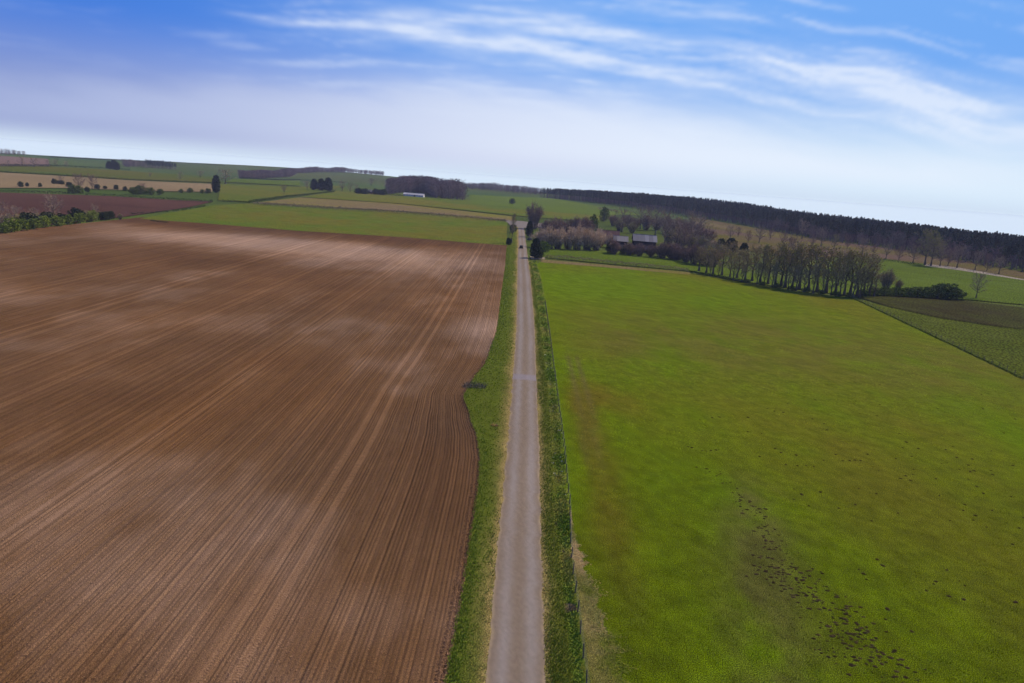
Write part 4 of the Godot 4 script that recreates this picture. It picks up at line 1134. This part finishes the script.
# ---------------------------------------------------------------- buildings, cars, fences, small things
func build_things() -> void:
	rng.seed = 91
	var roof_m := []
	for k in 3: roof_m.append(paint(lin(0.10 + 0.06 * k, 0.095 + 0.06 * k, 0.10 + 0.06 * k), 0.6))
	var timber := paint(lin(0.035, 0.032, 0.036))
	var brickish := paint(lin(0.14, 0.085, 0.07))
	var white_wall := paint(lin(0.55, 0.55, 0.58))
	var brown_roof := [paint(lin(0.10, 0.06, 0.055)), paint(lin(0.12, 0.075, 0.065))]
	var pale := [paint(lin(0.36, 0.36, 0.38)), paint(lin(0.30, 0.30, 0.32))]
	var glass := paint(lin(0.03, 0.035, 0.045), 0.1)
	var at := [[56.4, -424.7, 5.1], [69.5, -423.2, 6.2], [53.4, -461.8, 4.9], [-144.3, -1011.7, 8.5], [-200.3, -992.2, 7.0]]
	barn("barn", at[0], Vector3(7.5, 5.0, 11.0), 2.4, -0.08, timber, [roof_m[0], roof_m[1]], glass, 4, "dark timber barn with dull grey roof beside the pale bushes", 3)
	barn("barn", at[1], Vector3(12.5, 6.0, 10.0), 3.2, -0.06, timber, [roof_m[1], roof_m[2]], glass, 6, "larger dark barn with bright grey sheet roof before the tall trees", 4, true)
	barn("barn", at[2], Vector3(13.0, 5.2, 8.0), 2.6, -0.05, brickish, brown_roof, glass, 5, "brown roofed farm building behind the straw coloured bushes", 3)
	barn("long_shed", at[3], Vector3(27.0, 2.6, 9.0), 1.9, -0.1, white_wall, pale, glass, 8, "long low white shed before the brown wood", 8)
	barn("grey_shed", at[4], Vector3(12.0, 3.0, 8.0), 2.2, -0.2, brickish, [roof_m[0], roof_m[1]], glass, 4, "small grey roofed far shed among dark bushes", 3)

	car(Vector3(1.05, 0.11, -383.0), 0.02, paint(lin(0.02, 0.02, 0.024), 0.25), "dark car driving away along the narrow lane")
	car(Vector3(5.6, 0.02, -437.0), 0.5, paint(lin(0.025, 0.022, 0.05), 0.25), "dark blue car pulled in at the thicket side of the lane")

	# fence beside the lane
	var o := base("wire_fence", Vector3(7.25, 0.05, -45.0))
	var post := Shape.new()
	post.tube([Vector3(0, -0.15, 0), Vector3(0, 1.22, 0), Vector3(0, 1.25, 0)], [0.06, 0.052, 0.02], 7)
	var pm := post.mesh()
	var tops := []
	var z := -41.0
	while z > -215.0:
		var p := obj("post", pm, M.post, o)
		p.position = Vector3(table(STRIP_B, z) - 0.05, 0.05, z) - o.position
		p.rotation = Vector3(rnd(-0.06, 0.06), rnd(0, 6), rnd(-0.1, 0.08))
		tops.append(p.position)
		z -= 3.05
	wires(o, tops, [0.35, 0.7, 1.08])
	tag(o, "wire fence on thin wooden posts beside the lane", "fence")
	# fence across the far corner
	var line := [Vector2(127.2, -284.9), Vector2(120.8, -229.9), Vector2(116.5, -192.3), Vector2(112.8, -161.4)]
	o = base("wire_fence", Vector3(line[0].x, 0.05, line[0].y))
	tops = []
	for k in 36:
		var q := along(line, k / 35.0)
		var p := obj("post", pm, M.post, o)
		p.position = Vector3(q.x, 0.05, q.y) - o.position
		p.rotation = Vector3(rnd(-0.06, 0.06), rnd(0, 6), rnd(-0.08, 0.08))
		tops.append(p.position)
	wires(o, tops, [0.35, 0.7, 1.08])
	tag(o, "wire fence crossing the far corner of the pasture", "fence")

	# bramble heap where the ploughing turns out round it
	rng.seed = 93
	o = base("bramble_heap", Vector3(-5.7, 0.06, -122.0))
	var b := Shape.new()
	var l := Shape.new()
	for k in 420:
		var p := Vector3(rnd(-1.9, 1.9), 0, rnd(-1.2, 1.2))
		p.y = maxf(0.02, 0.75 - absf(p.x) * 0.25 - absf(p.z) * 0.3) * rng.randf()
		twig(b, p, (any_dir() + Vector3(0, 0.25, 0)).normalized(), rnd(0.4, 1.0), 0.05)
		if k % 2: leaf(l, p + any_dir() * 0.2 + Vector3(0, 0.15, 0), rnd(0.1, 0.2))
	obj("canes", b.mesh(), paint(lin(0.16, 0.14, 0.12)), o)
	obj("leaves", l.mesh(), M.leaf_dark, o)
	tag(o, "low grey bramble heap at the bulge of the verge", "bramble")
	var g := Shape.new()
	for k in 130:
		var az := rnd(0, TAU)
		twig(g, Vector3(cos(az), 0, sin(az)) * rnd(0, 0.45), Vector3(cos(az) * 0.9, rnd(0.4, 1.0), sin(az) * 0.9).normalized(), rnd(0.25, 0.55), 0.05)
	o = obj("dead_grass_clump", g.mesh(), paint(lin(0.42, 0.26, 0.12)))
	o.position = Vector3(-1.55, 0.08, -102.3)
	tag(o, "orange tan clump of dead grass on the verge", "grass clump")

	# molehills: the lone ones, and the trail where they run into one another
	rng.seed = 95
	var mound := Shape.new()
	var rings := [[0.0, 1.0], [0.35, 0.78], [0.75, 0.42], [0.95, 0.12]]
	for k in 3:
		for j in 8:
			var a := j * TAU / 8
			var a2 := (j + 1) * TAU / 8
			var w0 := func(t: float, kk: int) -> Vector3: return Vector3(cos(t) * rings[kk][1] * (1 + 0.18 * sin(t * 3 + kk)), rings[kk][0], sin(t) * rings[kk][1] * (1 + 0.18 * sin(t * 3 + kk)))
			mound.quad(w0.call(a, k), w0.call(a2, k), w0.call(a2, k + 1), w0.call(a, k + 1))
	for j in 8: mound.tri(Vector3(cos(j * TAU / 8) * 0.12, 0.95, sin(j * TAU / 8) * 0.12), Vector3(cos((j + 1) * TAU / 8) * 0.12, 0.95, sin((j + 1) * TAU / 8) * 0.12), Vector3(0, 1, 0))
	var hill := mound.mesh()
	var mud := paint(lin(0.034, 0.024, 0.013), 0.95)
	var mud_v := paint(lin(0.036, 0.026, 0.014), 0.95, true)
	var lone := [Vector2(25.7, -99.8), Vector2(26.2, -99.6), Vector2(27.4, -98.6), Vector2(27.9, -98.6), Vector2(28.7, -98.9), Vector2(29.5, -99.3), Vector2(30.0, -99.6), Vector2(35.2, -98.0), Vector2(38.6, -101.8), Vector2(38.9, -100.3), Vector2(38.0, -95.6), Vector2(39.5, -95.5), Vector2(40.8, -95.8), Vector2(41.8, -95.7), Vector2(47.1, -98.9), Vector2(48.1, -99.1), Vector2(49.0, -99.5), Vector2(49.8, -99.5), Vector2(50.7, -96.0), Vector2(52.5, -93.6), Vector2(53.6, -93.1), Vector2(55.1, -95.5), Vector2(56.2, -97.5), Vector2(66.0, -107.3), Vector2(68.0, -109.0), Vector2(65.8, -104.0), Vector2(63.3, -98.9), Vector2(68.0, -99.4), Vector2(67.3, -97.9), Vector2(62.1, -92.8), Vector2(61.6, -90.5), Vector2(59.4, -85.1), Vector2(55.5, -84.4), Vector2(52.1, -81.1), Vector2(54.9, -88.6), Vector2(64.9, -90.1), Vector2(56.1, -76.0), Vector2(38.5, -70.0), Vector2(38.5, -68.8), Vector2(35.6, -67.6), Vector2(35.7, -66.8), Vector2(35.5, -65.7), Vector2(42.3, -63.7), Vector2(34.1, -58.9), Vector2(35.1, -60.6), Vector2(35.6, -57.3), Vector2(15.4, -121.1), Vector2(36.7, -108.7), Vector2(38.7, -108.3), Vector2(55.1, -130.3), Vector2(30.4, -113.0), Vector2(32.7, -114.5), Vector2(66.8, -130.3)]
	for e in [[55.0, -98.0, 9.0, 14], [70.0, -104.0, 8.0, 12], [48.0, -120.0, 10.0, 12], [38.0, -84.0, 6.0, 10], [62.0, -82.0, 6.0, 12], [46.0, -66.0, 5.0, 10], [80.0, -130.0, 12.0, 12]]:
		for k in e[3]: lone.append(Vector2(e[0] + rng.randfn(0, e[2]), e[1] + rng.randfn(0, e[2] * 0.5)))
	for q in lone:
		var m := obj("molehill", hill, mud)
		var s := rnd(0.13, 0.24)
		m.position = Vector3(q.x, 0.04, q.y)
		m.scale = Vector3(s * rnd(0.9, 1.6), s * 0.5, s * rnd(0.8, 1.1))
		m.rotation.y = rnd(0, TAU)
		tag(m, "lone dark molehill on the short grass of the green pasture", "molehill", "lone molehills on the pasture")
	var trail := [Vector2(24.4, -92.5), Vector2(27.1, -90.3), Vector2(28.4, -86.4), Vector2(28.7, -77.4), Vector2(29.0, -73.7), Vector2(25.7, -64.6), Vector2(26.5, -63.7), Vector2(29.5, -67.4), Vector2(28.0, -61.2), Vector2(29.4, -61.4), Vector2(30.5, -59.6), Vector2(30.7, -58.1), Vector2(28.5, -55.3), Vector2(29.9, -56.2), Vector2(30.3, -54.8), Vector2(28.2, -53.3), Vector2(31.2, -53.6), Vector2(31.4, -52.0), Vector2(31.7, -50.7)]
	var places := []
	var tints := []
	var seg := length_of(trail)
	for k in 430:
		var t := pow(rng.randf(), 0.6)
		var q := along(trail, t)
		var sp := lerpf(0.5, 1.7, t)
		q += Vector2(rng.randfn(0, sp), rng.randfn(0, sp * 0.8))
		var s := rnd(0.07, 0.19)
		places.append(Transform3D(Basis(Vector3.UP, rnd(0, TAU)).scaled(Vector3(s * rnd(0.9, 1.9), s * 0.5, s)), Vector3(q.x, 0.045, q.y)))
		var g2 := rnd(0.6, 1.5)
		tints.append(Color(g2, g2, g2))
	scatter("molehill_trail", hill, mud_v, places, tints, "trail of dark soil heaps winding over the near pasture")

func wires(o: Node, tops: Array, heights: Array) -> void:
	for h in heights:
		var pts := []
		var rr := []
		for p in tops:
			pts.append(p + Vector3(0.05, h, 0))
			rr.append(0.0035)
		var s := Shape.new()
		s.tube(pts, rr, 3)
		obj("wire", s.mesh(), M.wire, o)

# a gabled farm building: walls with a doorway front, roof of separate sheets, door, windows; ridge along its own x
func barn(called: String, at: Array, size: Vector3, rise: float, turn: float, wall_m: Material, roofs: Array, glass: Material, sheets: int, label: String, bays: int, lean_to := false) -> void:
	var o := base(called, Vector3(at[0], ground_height(at[0], at[1]), at[1]), turn)
	var hx := size.x * 0.5
	var hz := size.z * 0.5
	var s := Shape.new()
	s.box(Vector3(-hx, -0.3, hz - 0.25), Vector3(hx, size.y, hz))
	s.box(Vector3(-hx, -0.3, -hz), Vector3(hx, size.y, -hz + 0.25))
	for e in [-1, 1]:
		var x0: float = e * hx - (0.25 if e > 0 else 0.0)
		s.box(Vector3(x0, -0.3, -hz + 0.252), Vector3(x0 + 0.25, size.y - 0.002, hz - 0.252))
		for x in [x0, x0 + 0.25]:
			s.tri(Vector3(x, size.y - 0.002, -hz + 0.1), Vector3(x, size.y + rise - 0.1, 0), Vector3(x, size.y - 0.002, hz - 0.1))
	obj("wall", s.mesh(), wall_m, o)
	var wide := (size.x + 1.0) / sheets
	for k in sheets:
		for side in [-1, 1]:
			var r := Shape.new()
			var x0 := -hx - 0.5 + k * wide + 0.02
			var x1 := x0 + wide - 0.04
			var lift := 0.012 * (k % 2)
			var eave := Vector3(0, size.y - 0.25 + lift, side * (hz + 0.6))
			var ridge := Vector3(0, size.y + rise + lift, side * 0.03)
			var folds := 6
			for f in folds:
				var a := lerpf(x0, x1, float(f) / folds)
				var b := lerpf(x0, x1, float(f + 1) / folds)
				var up0 := Vector3(0, 0.05 if f % 2 else 0.0, 0)
				var up1 := Vector3(0, 0.0 if f % 2 else 0.05, 0)
				r.quad(eave + Vector3(a, 0, 0) + up0, eave + Vector3(b, 0, 0) + up1, ridge + Vector3(b, 0, 0) + up1, ridge + Vector3(a, 0, 0) + up0)
			r.quad(eave + Vector3(x0, -0.06, 0), eave + Vector3(x1, -0.06, 0), ridge + Vector3(x1, -0.06, 0), ridge + Vector3(x0, -0.06, 0))
			obj("roof_sheet", r.mesh(), roofs[rng.randi() % roofs.size()], o)
	var cap := Shape.new()
	cap.box(Vector3(-hx - 0.5, size.y + rise + 0.03, -0.22), Vector3(hx + 0.5, size.y + rise + 0.09, 0.22))
	obj("ridge_cap", cap.mesh(), roofs[0], o)
	for k in bays:
		var x := -hx + size.x * (k + 0.5) / bays
		var d := Shape.new()
		if k == bays / 2:
			d.box(Vector3(x - 1.3, 0, hz + 0.003), Vector3(x + 1.3, minf(3.0, size.y - 0.3), hz + 0.07))
			obj("door", d.mesh(), M.post, o)
		else:
			d.box(Vector3(x - 0.6, size.y * 0.45, hz + 0.003), Vector3(x + 0.6, size.y * 0.75, hz + 0.05))
			obj("window", d.mesh(), glass, o)
	if lean_to:
		var r := Shape.new()
		r.quad(Vector3(-hx * 0.55, 1.75, hz + 3.2), Vector3(hx * 0.7, 1.75, hz + 3.2), Vector3(hx * 0.7, 2.3, hz + 0.1), Vector3(-hx * 0.55, 2.3, hz + 0.1))
		r.quad(Vector3(-hx * 0.55, 1.68, hz + 3.2), Vector3(hx * 0.7, 1.68, hz + 3.2), Vector3(hx * 0.7, 2.23, hz + 0.1), Vector3(-hx * 0.55, 2.23, hz + 0.1))
		obj("lean_to_roof", r.mesh(), roofs[1], o)
		for x in [-hx * 0.5, hx * 0.1, hx * 0.65]:
			var p := Shape.new()
			p.box(Vector3(x, -0.2, hz + 2.9), Vector3(x + 0.14, 1.7, hz + 3.04))
			obj("lean_to_post", p.mesh(), M.post, o)
	tag(o, label, "barn" if called == "barn" else "shed", "farm buildings")

# a small hatchback, front towards its own -z
func car(at: Vector3, turn: float, body_m: Material, label: String) -> void:
	var o := base("car", at, turn)
	var side := [[-2.0, 0.32], [-2.05, 0.62], [-1.9, 0.78], [-1.05, 0.92], [1.75, 0.95], [2.0, 0.85], [2.02, 0.35]]
	var s := Shape.new()
	extrude(s, side, 0.86, 0.80)
	obj("body", s.mesh(), body_m, o)
	s = Shape.new()
	extrude(s, [[-1.05, 0.92], [-0.35, 1.42], [1.1, 1.46], [1.7, 0.95]], 0.78, 0.62)
	obj("cabin", s.mesh(), body_m, o)
	var glass := paint(lin(0.02, 0.025, 0.03), 0.06)
	for f in [[-1.0, 0.955, -0.38, 1.37], [1.16, 1.40, 1.66, 1.0]]:
		s = Shape.new()
		var push := Vector3(0, 0.012, -0.015 if f[0] < 0 else 0.015)
		s.quad(Vector3(-0.68, f[1], f[0]) + push, Vector3(0.68, f[1], f[0]) + push, Vector3(0.56, f[3], f[2]) + push, Vector3(-0.56, f[3], f[2]) + push)
		obj("windscreen" if f[0] < 0 else "rear_window", s.mesh(), glass, o)
	for e in [-1, 1]:
		s = Shape.new()
		s.quad(Vector3(e * 0.785, 0.97, -0.85), Vector3(e * 0.785, 0.97, 1.45), Vector3(e * 0.665, 1.37, 1.05), Vector3(e * 0.665, 1.37, -0.35))
		obj("side_window", s.mesh(), glass, o)
		for zz in [-1.3, 1.28]:
			s = Shape.new()
			s.tube([Vector3(e * 0.68, 0.32, zz), Vector3(e * 0.88, 0.32, zz)], [0.32, 0.32], 14)
			for j in 14:
				var a := j * TAU / 14
				var a2 := (j + 1) * TAU / 14
				s.tri(Vector3(e * 0.88, 0.32, zz), Vector3(e * 0.88, 0.32 + 0.32 * cos(a), zz + 0.32 * sin(a)), Vector3(e * 0.88, 0.32 + 0.32 * cos(a2), zz + 0.32 * sin(a2)))
			var w := obj("wheel", s.mesh(), paint(lin(0.02, 0.02, 0.02)), o)
			s = Shape.new()
			for j in 10:
				var a := j * TAU / 10
				var a2 := (j + 1) * TAU / 10
				s.tri(Vector3(e * 0.89, 0.32, zz), Vector3(e * 0.885, 0.32 + 0.2 * cos(a), zz + 0.2 * sin(a)), Vector3(e * 0.885, 0.32 + 0.2 * cos(a2), zz + 0.2 * sin(a2)))
			obj("rim", s.mesh(), paint(lin(0.4, 0.4, 0.42), 0.3), w)
		s = Shape.new()
		s.box(Vector3(e * 0.62 - 0.15, 0.66, -2.055), Vector3(e * 0.62 + 0.15, 0.78, -1.93))
		obj("headlight", s.mesh(), paint(lin(0.6, 0.6, 0.6), 0.1), o)
		s = Shape.new()
		s.box(Vector3(e * 0.7 - 0.1, 0.66, 1.95), Vector3(e * 0.7 + 0.1, 0.84, 2.035))
		obj("tail_light", s.mesh(), paint(lin(0.3, 0.01, 0.01), 0.2), o)
	s = Shape.new()
	s.box(Vector3(-0.26, 0.52, 2.022), Vector3(0.26, 0.63, 2.04))
	obj("number_plate", s.mesh(), paint(lin(0.55, 0.45, 0.05)), o)
	tag(o, label, "car", "cars on the lane")

func extrude(s: Shape, outline: Array, low: float, high: float) -> void:
	var top := -1e9
	var bottom := 1e9
	for p in outline:
		top = maxf(top, p[1])
		bottom = minf(bottom, p[1])
	var at := func(p: Array, e: float) -> Vector3: return Vector3(e * lerpf(low, high, (p[1] - bottom) / (top - bottom)), p[1], p[0])
	for k in outline.size():
		var a: Array = outline[k]
		var b: Array = outline[(k + 1) % outline.size()]
		s.quad(at.call(a, -1), at.call(a, 1), at.call(b, 1), at.call(b, -1))
	for e in [-1, 1]:
		for k in range(1, outline.size() - 1):
			s.tri(at.call(outline[0], e), at.call(outline[k], e), at.call(outline[k + 1], e))
